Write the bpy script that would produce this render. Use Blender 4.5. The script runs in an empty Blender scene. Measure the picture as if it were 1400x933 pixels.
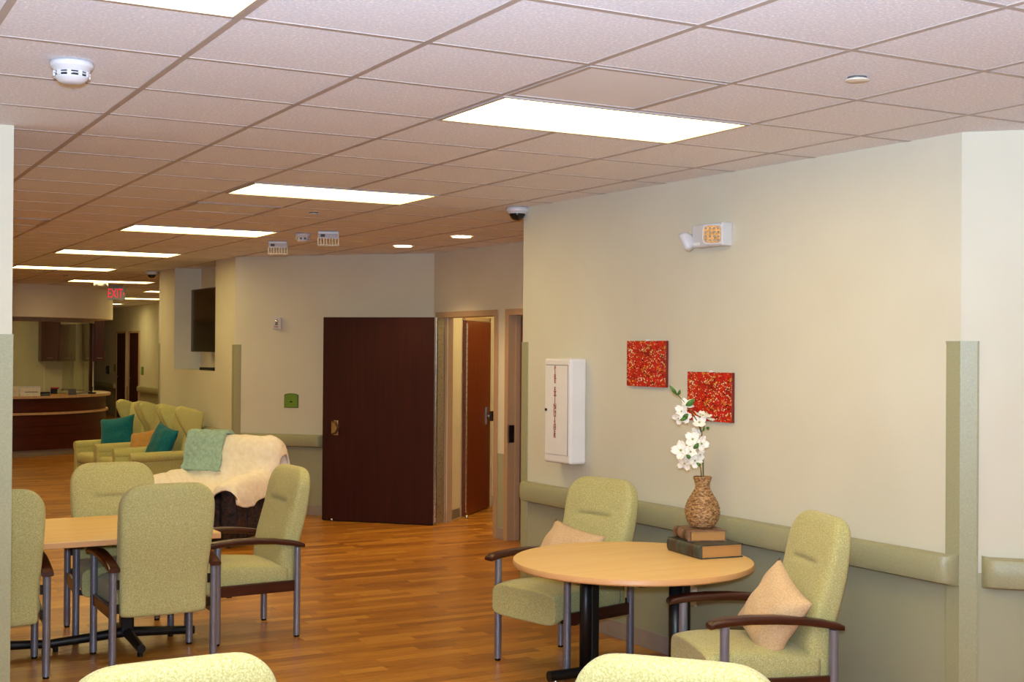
import bpy, bmesh, math, random
from mathutils import Vector, Matrix, noise

# ------------------------------------------------------------------ camera, world, lights, exposure
SC = bpy.context.scene
COL = SC.collection
HC, CEIL = 1.755, 2.723
CAMP = Vector((-0.5377, -3.1215, HC))
FPX = 1777.8
_yaw, _pit, _rol = math.radians(29.0686), math.radians(0.3686), math.radians(0.4124)
FW = Vector((math.sin(_yaw) * math.cos(_pit), math.cos(_yaw) * math.cos(_pit), math.sin(_pit)))
_r0 = Vector((math.cos(_yaw), -math.sin(_yaw), 0)); _u0 = _r0.cross(FW)
RT = _r0 * math.cos(_rol) + _u0 * math.sin(_rol)
UP = _u0 * math.cos(_rol) - _r0 * math.sin(_rol)
cam_data = bpy.data.cameras.new('camera')
cam_data.sensor_fit = 'HORIZONTAL'; cam_data.sensor_width = 36.0
cam_data.lens = FPX * 36.0 / 1400.0
cam_data.clip_start = 0.05; cam_data.clip_end = 200
cam = bpy.data.objects.new('camera', cam_data); COL.objects.link(cam)
cam.matrix_world = Matrix(((RT.x, UP.x, -FW.x, CAMP.x), (RT.y, UP.y, -FW.y, CAMP.y), (RT.z, UP.z, -FW.z, CAMP.z), (0, 0, 0, 1)))
SC.camera = cam

world = bpy.data.worlds.new('world'); SC.world = world
world.use_nodes = True
world.node_tree.nodes['Background'].inputs[0].default_value = (0.6, 0.7, 0.9, 1)
world.node_tree.nodes['Background'].inputs[1].default_value = 0.05

vs = SC.view_settings
vs.view_transform = 'Standard'; vs.look = 'None'; vs.gamma = 1.0; vs.use_curve_mapping = False
vs.exposure = 0.22
SC.cycles.use_denoising = True
SC.cycles.max_bounces = 10
SC.cycles.diffuse_bounces = 5
SC.cycles.sample_clamp_indirect = 6.0

FLASH = 1580.0
fl = bpy.data.lights.new('camera_flash', 'SPOT')
fl.energy = FLASH; fl.color = (0.74, 0.93, 1.20); fl.shadow_soft_size = 0.06
fl.spot_size = math.radians(165); fl.spot_blend = 1.0
flo = bpy.data.objects.new('camera_flash', fl); COL.objects.link(flo)
flo.matrix_world = Matrix.Translation(CAMP + Vector((0, 0, 0.13)) - FW * 0.02) @ cam.matrix_world.to_3x3().to_4x4() @ Matrix.Rotation(math.radians(48), 4, 'X')

PANEL_COL = (1.0, 0.78, 0.33)
PANEL_STR = 9.0
T = 0.6096

# ------------------------------------------------------------------ pixel helpers (1400x933)
def ray(x, y):
    return FW + RT * ((x - 700) / FPX) + UP * ((466.5 - y) / FPX)
def atz(x, y, z):
    d = ray(x, y); return CAMP + d * ((z - HC) / d.z)
def proj(p):
    d = Vector(p) - CAMP; z = d.dot(FW)
    return 700 + FPX * d.dot(RT) / z, 466.5 - FPX * d.dot(UP) / z, z

# ------------------------------------------------------------------ materials
def s2l(c):
    return tuple(((v / 255) / 12.92 if v / 255 <= 0.04045 else ((v / 255 + 0.055) / 1.055) ** 2.4) for v in c)
def rgba(c):
    return (*s2l(c), 1.0)
class NT:
    def __init__(s, name):
        s.m = bpy.data.materials.new(name); s.m.use_nodes = True
        s.t = s.m.node_tree; s.b = s.t.nodes['Principled BSDF']
    def n(s, typ, **k):
        nd = s.t.nodes.new(typ)
        for a, v in k.items(): setattr(nd, a, v)
        return nd
    def l(s, a, b): s.t.links.new(a, b)
    def co(s, kind='Object', scale=None):
        tc = s.n('ShaderNodeTexCoord')
        if scale is None: return tc.outputs[kind]
        mp = s.n('ShaderNodeMapping'); mp.inputs['Scale'].default_value = scale
        s.l(tc.outputs[kind], mp.inputs[0]); return mp.outputs[0]
    def noise(s, vec, scale, detail=2, rough=0.5):
        nz = s.n('ShaderNodeTexNoise'); nz.inputs['Scale'].default_value = scale
        nz.inputs['Detail'].default_value = detail; nz.inputs['Roughness'].default_value = rough
        s.l(vec, nz.inputs['Vector']); return nz
    def ramp(s, fac, stops, interp='LINEAR'):
        r = s.n('ShaderNodeValToRGB'); r.color_ramp.interpolation = interp
        e = r.color_ramp.elements
        while len(e) < len(stops): e.new(0.5)
        for i, (p, c) in enumerate(stops): e[i].position = p; e[i].color = rgba(c)
        s.l(fac, r.inputs[0]); return r.outputs[0]
    def bump(s, h, strength=0.2, dist=0.01):
        b = s.n('ShaderNodeBump'); b.inputs['Strength'].default_value = strength; b.inputs['Distance'].default_value = dist
        s.l(h, b.inputs['Height']); s.l(b.outputs[0], s.b.inputs['Normal'])
    def mix(s, fac, a, b):
        m = s.n('ShaderNodeMix', data_type='RGBA')
        if isinstance(fac, float): m.inputs[0].default_value = fac
        else: s.l(fac, m.inputs[0])
        for i, v in ((6, a), (7, b)):
            if isinstance(v, tuple): m.inputs[i].default_value = rgba(v)
            else: s.l(v, m.inputs[i])
        return m.outputs[2]
    def base(s, c):
        if isinstance(c, tuple): s.b.inputs['Base Color'].default_value = rgba(c)
        else: s.l(c, s.b.inputs['Base Color'])
    def pr(s, rough=0.5, metal=0.0, spec=0.5):
        s.b.inputs['Roughness'].default_value = rough; s.b.inputs['Metallic'].default_value = metal
        s.b.inputs['Specular IOR Level'].default_value = spec
        return s.m

def plain(name, c, rough=0.5, metal=0.0, spec=0.5, var=0.06, scale=25.0, bump=0.0, coord='Object'):
    k = NT(name); nz = k.noise(k.co(coord), scale, 3)
    d = tuple(max(0, min(255, v * (1 - var))) for v in c); e = tuple(max(0, min(255, v * (1 + var))) for v in c)
    k.base(k.ramp(nz.outputs['Fac'], [(0.3, d), (0.7, e)]))
    if bump: k.bump(nz.outputs['Fac'], bump, 0.003)
    return k.pr(rough, metal, spec)

M = {}
def wall_mat():
    k = NT('wall_paint'); g = k.n('ShaderNodeNewGeometry'); sp = k.n('ShaderNodeSeparateXYZ'); k.l(g.outputs['Position'], sp.inputs[0])
    st = k.n('ShaderNodeMath', operation='GREATER_THAN'); k.l(sp.outputs['Z'], st.inputs[0]); st.inputs[1].default_value = 0.79
    nz = k.noise(g.outputs['Position'], 2.0, 3)
    up = k.ramp(nz.outputs['Fac'], [(0.3, (208, 202, 180)), (0.7, (213, 208, 187))])
    lo = k.ramp(nz.outputs['Fac'], [(0.3, (158, 156, 126)), (0.7, (164, 161, 132))])
    k.base(k.mix(st.outputs[0], lo, up))
    f = k.noise(g.outputs['Position'], 260.0, 2); k.bump(f.outputs['Fac'], 0.08, 0.002)
    return k.pr(0.62, 0, 0.35)
M['wall'] = wall_mat()
M['cream'] = plain('cream_paint', (219, 208, 182), 0.6, var=0.02, scale=3)
M['white_paint'] = plain('white_paint', (222, 222, 220), 0.6, var=0.02, scale=3)
M['sage'] = plain('sage_vinyl', (158, 155, 120), 0.42, var=0.04, scale=140, bump=0.05)
M['basebd'] = plain('rubber_base', (152, 138, 128), 0.45, var=0.04, scale=8)
def tile_mat():
    k = NT('ceiling_tile_board'); g = k.n('ShaderNodeNewGeometry')
    a = k.noise(g.outputs['Position'], 95.0, 3, 0.6); b = k.noise(g.outputs['Position'], 1.3, 2)
    c1 = k.ramp(a.outputs['Fac'], [(0.35, (220, 220, 226)), (0.55, (230, 231, 237)), (0.66, (250, 250, 254))])
    k.base(c1); k.bump(a.outputs['Fac'], 0.2, 0.003)
    return k.pr(0.85, 0, 0.2)
M['tile'] = tile_mat()
M['grid'] = plain('ceiling_grid_steel', (176, 163, 155), 0.5, var=0.02, scale=5)
def vent_mat():
    k = NT('perforated_vent'); g = k.n('ShaderNodeNewGeometry')
    v = k.n('ShaderNodeTexVoronoi', feature='F1'); v.inputs['Scale'].default_value = 130; v.inputs['Randomness'].default_value = 0.0
    k.l(g.outputs['Position'], v.inputs['Vector'])
    k.base(k.ramp(v.outputs['Distance'], [(0.20, (196, 194, 196)), (0.30, (226, 226, 230))]))
    return k.pr(0.5)
M['vent'] = vent_mat()
def emis(name, c, s, lin=True):
    k = NT(name); e = k.n('ShaderNodeEmission'); e.inputs[1].default_value = s
    nz = k.noise(k.co('Object'), 3.0, 1)
    e.inputs[0].default_value = (*c, 1)
    k.l(e.outputs[0], k.t.nodes['Material Output'].inputs[0]); return k.m
M['panel'] = emis('lit_diffuser', PANEL_COL, PANEL_STR)
M['can'] = emis('lit_downlight', (1.0, 0.7, 0.38), 14)
M['exitred'] = emis('exit_red', (1.0, 0.02, 0.04), 1.0)
def plank_mat(obj):
    k = NT('wood_plank_single' if obj else 'wood_plank_field')
    if obj:
        oi = k.n('ShaderNodeObjectInfo'); fac = oi.outputs['Random']
    else:
        at = k.n('ShaderNodeAttribute', attribute_name='tone'); fac = at.outputs['Fac']
    g = k.n('ShaderNodeNewGeometry'); mp = k.n('ShaderNodeMapping'); mp.inputs['Scale'].default_value = (1.6, 26, 1)
    k.l(g.outputs['Position'], mp.inputs[0])
    ad = k.n('ShaderNodeVectorMath', operation='ADD'); k.l(mp.outputs[0], ad.inputs[0])
    mu = k.n('ShaderNodeMath', operation='MULTIPLY'); k.l(fac, mu.inputs[0]); mu.inputs[1].default_value = 57.0
    cb = k.n('ShaderNodeCombineXYZ'); k.l(mu.outputs[0], cb.inputs[0]); k.l(mu.outputs[0], cb.inputs[1]); k.l(cb.outputs[0], ad.inputs[1])
    nz = k.noise(ad.outputs[0], 3.0, 4, 0.6)
    tone = k.ramp(fac, [(0.0, (128, 70, 16)), (0.3, (172, 108, 28)), (0.7, (198, 132, 40)), (1.0, (228, 166, 64))])
    dark = k.ramp(nz.outputs['Fac'], [(0.33, (112, 58, 14)), (0.62, (206, 138, 48))])
    k.base(k.mix(0.45, tone, dark))
    k.b.inputs['Coat Weight'].default_value = 0.25; k.b.inputs['Coat Roughness'].default_value = 0.22
    return k.pr(0.38, 0, 0.45)
M['plank1'] = plank_mat(True); M['plank2'] = plank_mat(False)
def fabric(name, a, b, c, scale=60):
    k = NT(name); co = k.co('Object')
    v = k.noise(co, scale, 3, 0.65); w = k.noise(co, scale * 5, 2)
    col = k.ramp(v.outputs['Fac'], [(0.38, a), (0.5, b), (0.64, c)])
    k.base(col); k.bump(w.outputs['Fac'], 0.25, 0.002)
    k.b.inputs['Sheen Weight'].default_value = 0.15
    return k.pr(0.85, 0, 0.2)
M['green'] = fabric('sage_upholstery', (170, 162, 100), (185, 178, 117), (206, 200, 147), 190)
M['wing'] = fabric('olive_upholstery', (184, 178, 104), (194, 188, 116), (204, 200, 130), 120)
M['tan'] = fabric('tan_linen', (204, 168, 122), (216, 182, 138), (226, 194, 152), 160)
M['gold'] = fabric('gold_linen', (184, 134, 66), (194, 144, 74), (204, 156, 86), 120)
M['teal'] = fabric('teal_velvet', (10, 92, 100), (14, 104, 112), (24, 118, 126), 90)
M['fleece'] = fabric('aqua_fleece', (150, 184, 168), (158, 192, 176), (170, 202, 188), 30)
M['wool'] = fabric('cream_sheepskin', (244, 234, 212), (248, 240, 222), (252, 246, 232), 22)
def paisley():
    k = NT('dark_paisley'); co = k.co('Object')
    v = k.n('ShaderNodeTexVoronoi', feature='SMOOTH_F1'); v.inputs['Scale'].default_value = 26; k.l(co, v.inputs['Vector'])
    nz = k.noise(co, 30, 4, 0.7)
    a = k.ramp(v.outputs['Distance'], [(0.2, (70, 54, 44)), (0.35, (36, 32, 38)), (0.5, (58, 54, 62)), (0.62, (84, 48, 38))])
    b = k.ramp(nz.outputs['Fac'], [(0.4, (28, 26, 30)), (0.6, (74, 62, 54))])
    k.base(k.mix(0.5, a, b)); return k.pr(0.85, 0, 0.2)
M['paisley'] = paisley()
def wood(name, a, b, rough, stretch=(1, 1, 0.08), scale=18, spec=0.5):
    k = NT(name); nz = k.noise(k.co('Object', stretch), scale, 4, 0.6)
    k.base(k.ramp(nz.outputs['Fac'], [(0.3, a), (0.7, b)])); return k.pr(rough, 0, spec)
M['mahog'] = wood('mahogany_arm', (52, 22, 12), (74, 33, 19), 0.3, (1, 0.1, 1), 40)
M['doorwood'] = wood('dark_mahogany_door', (46, 13, 7), (60, 19, 10), 0.5, (1, 1, 0.06), 22, 0.25)
M['doorwood2'] = wood('reddish_brown_door', (104, 45, 20), (124, 58, 28), 0.35, (1, 1, 0.06), 22)
M['stationwood'] = wood('station_cherry', (66, 20, 12), (82, 27, 15), 0.35, (0.15, 0.15, 1), 22)
M['maple'] = wood('maple_laminate', (232, 190, 122), (240, 202, 136), 0.45, (0.12, 1, 1), 16)
M['maple_edge'] = wood('maple_edge', (206, 152, 98), (216, 164, 110), 0.4, (1, 1, 1), 10)
M['steelpaint'] = plain('silver_paint_tube', (140, 140, 152), 0.3, 0.55, var=0.03)
M['black'] = plain('black_powder_coat', (18, 16, 16), 0.4, 0.0, var=0.1)
M['blackpl'] = plain('black_plastic', (14, 14, 16), 0.25, var=0.1)
M['screen'] = plain('tv_screen', (26, 24, 24), 0.12, var=0.05)
M['white'] = plain('white_enamel', (232, 228, 224), 0.35, var=0.02, scale=4)
M['whitepl'] = plain('white_plastic', (204, 201, 202), 0.4, var=0.02, scale=4)
M['ivory'] = plain('ivory_plastic', (216, 208, 190), 0.4, var=0.02, scale=4)
M['steel'] = plain('brushed_steel', (170, 168, 165), 0.32, 0.9, var=0.06, scale=60)
M['brass'] = plain('satin_bronze', (190, 160, 110), 0.35, 0.9, var=0.08, scale=60)
M['chrome'] = plain('chrome', (200, 200, 200), 0.12, 1.0, var=0.02)
M['frame'] = plain('tan_frame_paint', (176, 146, 112), 0.45, var=0.02, scale=4)
M['red'] = plain('red_ink', (140, 20, 22), 0.5, var=0.03)
M['redpl'] = plain('red_plastic', (150, 18, 20), 0.35, var=0.03)
M['green_sign'] = plain('green_sign', (108, 142, 48), 0.45, var=0.03)
M['dkgreen'] = plain('green_border', (52, 74, 30), 0.45, var=0.03)
M['leather'] = plain('worn_dark_leather', (58, 60, 52), 0.5, var=0.35, scale=22, bump=0.3)
M['leather2'] = plain('worn_brown_leather', (124, 92, 70), 0.5, var=0.25, scale=22, bump=0.3)
M['leather3'] = plain('brown_leather_band', (74, 46, 30), 0.45, var=0.2, scale=22)
def pages():
    k = NT('book_pages'); w = k.n('ShaderNodeTexWave', wave_type='BANDS', bands_direction='Z'); w.inputs['Scale'].default_value = 160
    w.inputs['Distortion'].default_value = 1.0; k.l(k.co('Object'), w.inputs['Vector'])
    k.base(k.ramp(w.outputs['Fac'], [(0.2, (172, 120, 62)), (0.8, (196, 144, 82))])); return k.pr(0.8)
M['pages'] = pages()
def rattan():
    k = NT('woven_rattan'); nz = k.noise(k.co('Object', (1, 1, 2.4)), 60, 3, 0.6)
    k.base(k.ramp(nz.outputs['Fac'], [(0.34, (84, 54, 28)), (0.5, (156, 112, 66)), (0.64, (200, 160, 106))])); k.bump(nz.outputs['Fac'], 0.5, 0.004)
    return k.pr(0.55)
M['rattan'] = rattan()
M['petal'] = plain('white_petal', (244, 238, 226), 0.6, var=0.03, scale=40)
M['pcentre'] = plain('flower_centre', (150, 160, 70), 0.6, var=0.1, scale=90)
M['leaf'] = plain('leaf_green', (66, 112, 40), 0.5, var=0.2, scale=40)
M['stem'] = plain('woody_stem', (84, 82, 48), 0.6, var=0.2, scale=60)
def artmat():
    k = NT('red_floral_canvas_print'); co = k.co('Generated')
    base = k.ramp(k.noise(co, 3.5, 3).outputs['Fac'], [(0.3, (168, 22, 14)), (0.5, (202, 40, 26)), (0.72, (150, 30, 18))])
    def layer(prev, scale, thr, col, seedoff, dens):
        mp = k.n('ShaderNodeMapping'); mp.inputs['Location'].default_value = (seedoff, seedoff * 1.7, seedoff * .3); k.l(co, mp.inputs[0])
        v = k.n('ShaderNodeTexVoronoi', feature='F1'); v.inputs['Scale'].default_value = scale; k.l(mp.outputs[0], v.inputs['Vector'])
        nz = k.noise(mp.outputs[0], dens, 2)
        ad = k.n('ShaderNodeMath', operation='MULTIPLY_ADD'); k.l(nz.outputs['Fac'], ad.inputs[0]); ad.inputs[1].default_value = -0.9; ad.inputs[2].default_value = thr + 0.45
        lt = k.n('ShaderNodeMath', operation='LESS_THAN'); k.l(v.outputs['Distance'], lt.inputs[0]); k.l(ad.outputs[0], lt.inputs[1])
        return k.mix(lt.outputs[0], prev, col)
    c = layer(base, 13, 0.24, (200, 140, 52), 3.1, 5)
    c = layer(c, 17, 0.20, (52, 20, 14), 5.4, 7)
    c = layer(c, 23, 0.22, (224, 206, 170), 9.2, 6)
    c = layer(c, 15, 0.15, (226, 176, 70), 12.2, 9)
    c = layer(c, 9, 0.10, (214, 120, 60), 1.7, 5)
    k.base(c); return k.pr(0.3)
M['art'] = artmat()
M['arted'] = plain('dark_canvas_edge', (110, 26, 20), 0.5, var=0.1)
def glassm():
    k = NT('station_glass'); t = k.n('ShaderNodeBsdfTransparent'); t.inputs[0].default_value = (0.86, 0.88, 0.84, 1)
    g = k.n('ShaderNodeBsdfGlossy'); g.inputs['Roughness'].default_value = 0.02; m = k.n('ShaderNodeMixShader')
    m.inputs[0].default_value = 0.06
    k.l(t.outputs[0], m.inputs[1]); k.l(g.outputs[0], m.inputs[2]); k.l(m.outputs[0], k.t.nodes['Material Output'].inputs[0]); return k.m
M['glass'] = glassm()
M['solid'] = plain('solid_surface_counter', (206, 190, 166), 0.4, var=0.05, scale=120)
M['railwood'] = plain('light_oak_trim', (196, 158, 118), 0.4, var=0.06, scale=20)
M['paper'] = plain('paper', (224, 216, 196), 0.7, var=0.04, scale=30)
M['grey'] = plain('grey_plastic', (92, 90, 88), 0.4, var=0.05)
M['toe'] = plain('toe_kick_grey', (140, 122, 104), 0.5, var=0.05)
M['amber'] = plain('lamp_reflector', (196, 150, 96), 0.2, 0.8, var=0.2, scale=80)
M['wire'] = plain('cream_wire', (206, 188, 150), 0.4, 0.2, var=0.05)
M['cable'] = M['blackpl']

# ------------------------------------------------------------------ mesh helpers
class MB:
    def __init__(s): s.v = []; s.f = []
    def add(s, vs, fs):
        o = len(s.v); s.v += [tuple(p) for p in vs]; s.f += [tuple(i + o for i in f) for f in fs]; return s
    def box(s, c, d, mat=None):
        x, y, z = d[0] / 2, d[1] / 2, d[2] / 2
        vs = [Vector((c[0] + sx * x, c[1] + sy * y, c[2] + sz * z)) for sz in (-1, 1) for sx, sy in ((-1, -1), (1, -1), (1, 1), (-1, 1))]
        if mat is not None: vs = [mat @ v for v in vs]
        return s.add(vs, [(3, 2, 1, 0), (4, 5, 6, 7), (0, 1, 5, 4), (1, 2, 6, 5), (2, 3, 7, 6), (3, 0, 4, 7)])
    def loft(s, rings, cap=True, close=False):
        n = len(rings[0]); vs = [p for r in rings for p in r]; fs = []
        k = len(rings)
        for i in range(k if close else k - 1):
            for j in range(n):
                a, b = i * n + j, i * n + (j + 1) % n
                c, d = ((i + 1) % k) * n + (j + 1) % n, ((i + 1) % k) * n + j
                fs.append((a, b, c, d))
        if cap and not close:
            fs.append(tuple(reversed(range(n)))); fs.append(tuple(range((k - 1) * n, k * n)))
        return s.add(vs, fs)
    def tube(s, pts, r, n=12, cap=True):
        pts = [Vector(p) for p in pts]; rs = r if isinstance(r, (list, tuple)) else [r] * len(pts)
        rings = []; prev = None
        for i, p in enumerate(pts):
            t = (pts[min(i + 1, len(pts) - 1)] - pts[max(i - 1, 0)]).normalized()
            a = prev if prev is not None else (Vector((0, 0, 1)) if abs(t.z) < 0.9 else Vector((1, 0, 0)))
            u = (a - t * a.dot(t)).normalized(); w = t.cross(u); prev = u
            rings.append([p + (u * math.cos(2 * math.pi * k / n) + w * math.sin(2 * math.pi * k / n)) * rs[i] for k in range(n)])
        return s.loft(rings, cap)
    def lathe(s, prof, c=(0, 0, 0), n=32, cap=True):
        rings = [[(c[0] + r * math.cos(2 * math.pi * k / n), c[1] + r * math.sin(2 * math.pi * k / n), c[2] + z) for k in range(n)] for r, z in prof]
        return s.loft(rings, cap)
    def prism(s, poly, z0, z1):
        return s.loft([[(x, y, z0) for x, y in poly], [(x, y, z1) for x, y in poly]])
    def grid(s, P):
        h, w = len(P), len(P[0])
        return s.add([p for r in P for p in r], [(i * w + j, i * w + j + 1, (i + 1) * w + j + 1, (i + 1) * w + j) for i in range(h - 1) for j in range(w - 1)])
    def mesh(s, name, mat, smooth=False):
        me = bpy.data.meshes.new(name); me.from_pydata(s.v, [], s.f); me.materials.append(M[mat] if isinstance(mat, str) else mat)
        bm = bmesh.new(); bm.from_mesh(me); bmesh.ops.recalc_face_normals(bm, faces=bm.faces); bm.to_mesh(me); bm.free()
        if smooth: me.polygons.foreach_set('use_smooth', [True] * len(me.polygons))
        me.update(); return me
    def build(s, name, mat, parent=None, smooth=False, bevel=0.0, sub=0, seg=2, auto=False):
        o = bpy.data.objects.new(name, s.mesh(name, mat, smooth or auto)); COL.objects.link(o)
        if parent is not None: o.parent = parent
        if bevel:
            b = o.modifiers.new('bevel', 'BEVEL'); b.width = bevel; b.segments = seg; b.limit_method = 'ANGLE'; b.angle_limit = math.radians(40)
        if sub:
            m = o.modifiers.new('sub', 'SUBSURF'); m.levels = sub; m.render_levels = sub
        if auto: autosm(o)
        return o
def autosm(o, ang=40):
    me = o.data
    bm = bmesh.new(); bm.from_mesh(me)
    for e in bm.edges:
        if len(e.link_faces) == 2 and e.calc_face_angle(0) > math.radians(ang): e.smooth = False
    bm.to_mesh(me); bm.free()
def BX(c, d, m=None): return MB().box(c, d, m)
def tag(o, label=None, cat=None, group=None, kind=None):
    if label: o['label'] = label
    if cat: o['category'] = cat
    if group: o['group'] = group
    if kind: o['kind'] = kind
    return o
def thing(name, label, cat, loc=(0, 0, 0), rz=0.0, group=None, kind=None):
    o = bpy.data.objects.new(name, None); COL.objects.link(o); o.empty_display_size = 0.1
    o.location = loc; o.rotation_euler = (0, 0, rz); return tag(o, label, cat, group, kind)
def struct(o, label, cat): return tag(o, label, cat, None, 'structure')
def copy_tree(o, parent=None):
    c = o.copy(); COL.objects.link(c); c.parent = parent
    for ch in list(o.children): copy_tree(ch, c)
    return c
def ring(hx, hy, n, e, f):
    out = []
    for k in range(n):
        a = 2 * math.pi * k / n; c, s_ = math.cos(a), math.sin(a)
        out.append(f(hx * math.copysign(abs(c) ** (2 / e), c), hy * math.copysign(abs(s_) ** (2 / e), s_)))
    return out
def lerp(tab, x):
    if x <= tab[0][0]: return tab[0][1]
    for (a, b), (c, d) in zip(tab, tab[1:]):
        if x <= c: return b + (d - b) * (x - a) / (c - a)
    return tab[-1][1]
def text_mesh(name, body, size, mat, parent, M4, ext=0.0006, spacing=1.0, align='CENTER', off=0.0):
    cu = bpy.data.curves.new(name, 'FONT'); cu.body = body; cu.size = size; cu.extrude = ext; cu.align_x = align; cu.align_y = 'CENTER'
    cu.space_line = spacing; cu.offset = off
    tmp = bpy.data.objects.new('tmp', cu); COL.objects.link(tmp)
    bpy.context.view_layer.update()
    me = bpy.data.meshes.new_from_object(tmp.evaluated_get(bpy.context.evaluated_depsgraph_get()))
    bpy.data.objects.remove(tmp); bpy.data.curves.remove(cu)
    me.name = name; me.materials.clear(); me.materials.append(M[mat])
    o = bpy.data.objects.new(name, me); COL.objects.link(o); o.parent = parent
    o.matrix_local = M4; return o

class Wall:
    """local frame of a wall: s along it, h up, o out of the wall into the room"""
    def __init__(s, p0, p1):
        s.p0 = Vector((*p0, 0)); s.p1 = Vector((*p1, 0)); s.L = (s.p1 - s.p0).length
        s.d = (s.p1 - s.p0) / s.L; s.n = Vector((-s.d.y, s.d.x, 0))
    def P(s, a, h, o=0.0): return s.p0 + s.d * a + s.n * o + Vector((0, 0, h))
    def mat(s, a=0, h=0, o=0):
        p = s.P(a, h, o)   # local x = along the wall, y = up, z = out into the room (right-handed: x = -d)
        x = -s.d; return Matrix(((x.x, 0, s.n.x, p.x), (x.y, 0, s.n.y, p.y), (x.z, 1, s.n.z, p.z), (0, 0, 0, 1)))
    def boxm(s, mb, a0, a1, h0, h1, o0, o1):
        vs = [s.P(a, h, o) for h in (h0, h1) for a, o in ((a0, o0), (a1, o0), (a1, o1), (a0, o1))]
        return mb.add(vs, [(0, 1, 2, 3), (7, 6, 5, 4), (0, 4, 5, 1), (1, 5, 6, 2), (2, 6, 7, 3), (3, 7, 4, 0)])
    def box(s, *a): return s.boxm(MB(), *a)
    def build(s, name, label, t=0.15, openings=(), mat='wall', z1=CEIL + 0.05, ext0=0.0, ext1=0.0):
        mb = MB(); cur = -ext0
        for a0, a1, h0, h1 in sorted(openings):
            s.boxm(mb, cur, a0, 0, z1, -t, 0)
            if h0 > 0: s.boxm(mb, a0, a1, 0, h0, -t, 0)
            if h1 < z1 - 0.06: s.boxm(mb, a0, a1, h1, z1, -t, 0)
            cur = a1
        s.boxm(mb, cur, s.L + ext1, 0, z1, -t, 0)
        return struct(mb.build(name, mat), label, 'wall')

# ------------------------------------------------------------------ the shell
RW0, RW1 = (3.97, 0.921), (3.855, 4.629)
W_near = Wall((5.6, -0.709), RW0)
W_right = Wall(RW0, RW1)
W_rec0 = Wall(RW1, (5.262, 6.0))
W_rec = Wall((5.262, 5.95), (5.188, 8.815))
W_ang = Wall((5.188, 8.815), (3.644, 10.527))
W_tv = Wall((3.644, 10.527), (3.594, 13.605))
W_ret = Wall((3.594, 13.605), (6.6, 13.605))
W_hall = Wall((6.6, 13.6), (6.65, 34.0))
W_back = Wall((6.65, 34.0), (-4.0, 34.0))
W_left = Wall((-4.0, 34.0), (-4.0, -7.0))
W_front = Wall((-4.0, -7.0), (5.6, -7.0))
W_rf = Wall((5.6, -7.0), (5.6, -0.709))
DO1 = (1.60, 2.76)    # first opening along the recess wall (s)
DO2 = (0.32, 1.36)
W_near.build('wall_right_near', 'angled cream and sage wall beside the tall corner guard', ext1=0.0)
W_right.build('wall_right', 'long cream wall with the red canvases, sage paint below the handrail')
W_rec0.build('wall_recess_near', 'short angled wall turning into the door recess')
W_rec.build('wall_recess', 'cream wall of the recess with two door openings', openings=[(DO2[0], DO2[1], 0, 2.08), (DO1[0], DO1[1], 0, 2.08)])
W_ang.build('wall_angled', 'angled cream wall behind the open mahogany door')
NS0, NS1, NZ = 0.70, 2.36, 1.485
W_tv.build('wall_television', 'cream wall with the recessed television niche', t=0.34, openings=[(NS0, NS1, NZ, CEIL)])
W_ret.build('wall_return', 'return wall at the end of the television wall')
W_hall.build('wall_hall', 'cream corridor wall with two brown doors')
W_back.build('wall_back', 'far end wall of the corridor')
W_left.build('wall_left', 'long left wall of the lounge')
W_front.build('wall_front', 'wall behind the photographer')
W_rf.build('wall_right_front', 'wall right of the photographer')
struct(BX((4.55, 28.4, CEIL / 2), (0.12, 11.3, CEIL + 0.05)).build('wall_corridor_added', 'wall'), 'unseen left wall added to brighten the far corridor, behind the reception office', 'wall')  # hidden wall added to narrow the far corridor and make it brighter
nb = W_tv.box(NS0 - 0.02, NS1 + 0.02, NZ - 0.02, CEIL + 0.05, -0.36, -0.33)
struct(nb.build('wall_niche', 'cream'), 'back wall of the television niche', 'wall')
ws = MB(); ws.box((-1.84, 3.035, CEIL / 2 + 0.02), (4.32, 0.16, CEIL + 0.05))
struct(ws.build('wall_stub', 'wall'), 'end of a white wall with a pale corner guard', 'wall')

# inner rooms behind the openings
W_in = Wall((6.40, 9.80), (5.28, 8.68)); W_in2 = Wall((7.5, 8.70), (6.40, 9.80))
for nm, w, lab in (('wall_inner_angled', W_in, 'cream angled wall inside the doorway carrying a brown door'), ('wall_inner_end', W_in2, 'cream end wall inside the doorway')):
    mb = MB(); w.boxm(mb, 0, w.L, 0, CEIL + 0.05, 0, -0.1); struct(mb.build(nm, 'cream'), lab, 'wall')
struct(BX((7.55, 6.9, CEIL / 2), (0.1, 3.7, CEIL + 0.05)).build('wall_inner_side', 'cream'), 'far side wall of the rooms behind the recess', 'wall')
struct(BX((6.45, 5.1, CEIL / 2), (2.1, 0.1, CEIL + 0.05)).build('wall_inner_near', 'cream'), 'near wall of the room behind the second opening', 'wall')
struct(BX((6.45, 7.43, CEIL / 2), (2.1, 0.09, CEIL + 0.05)).build('wall_inner_partition', 'cream'), 'partition between the two rooms behind the recess', 'wall')

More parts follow.
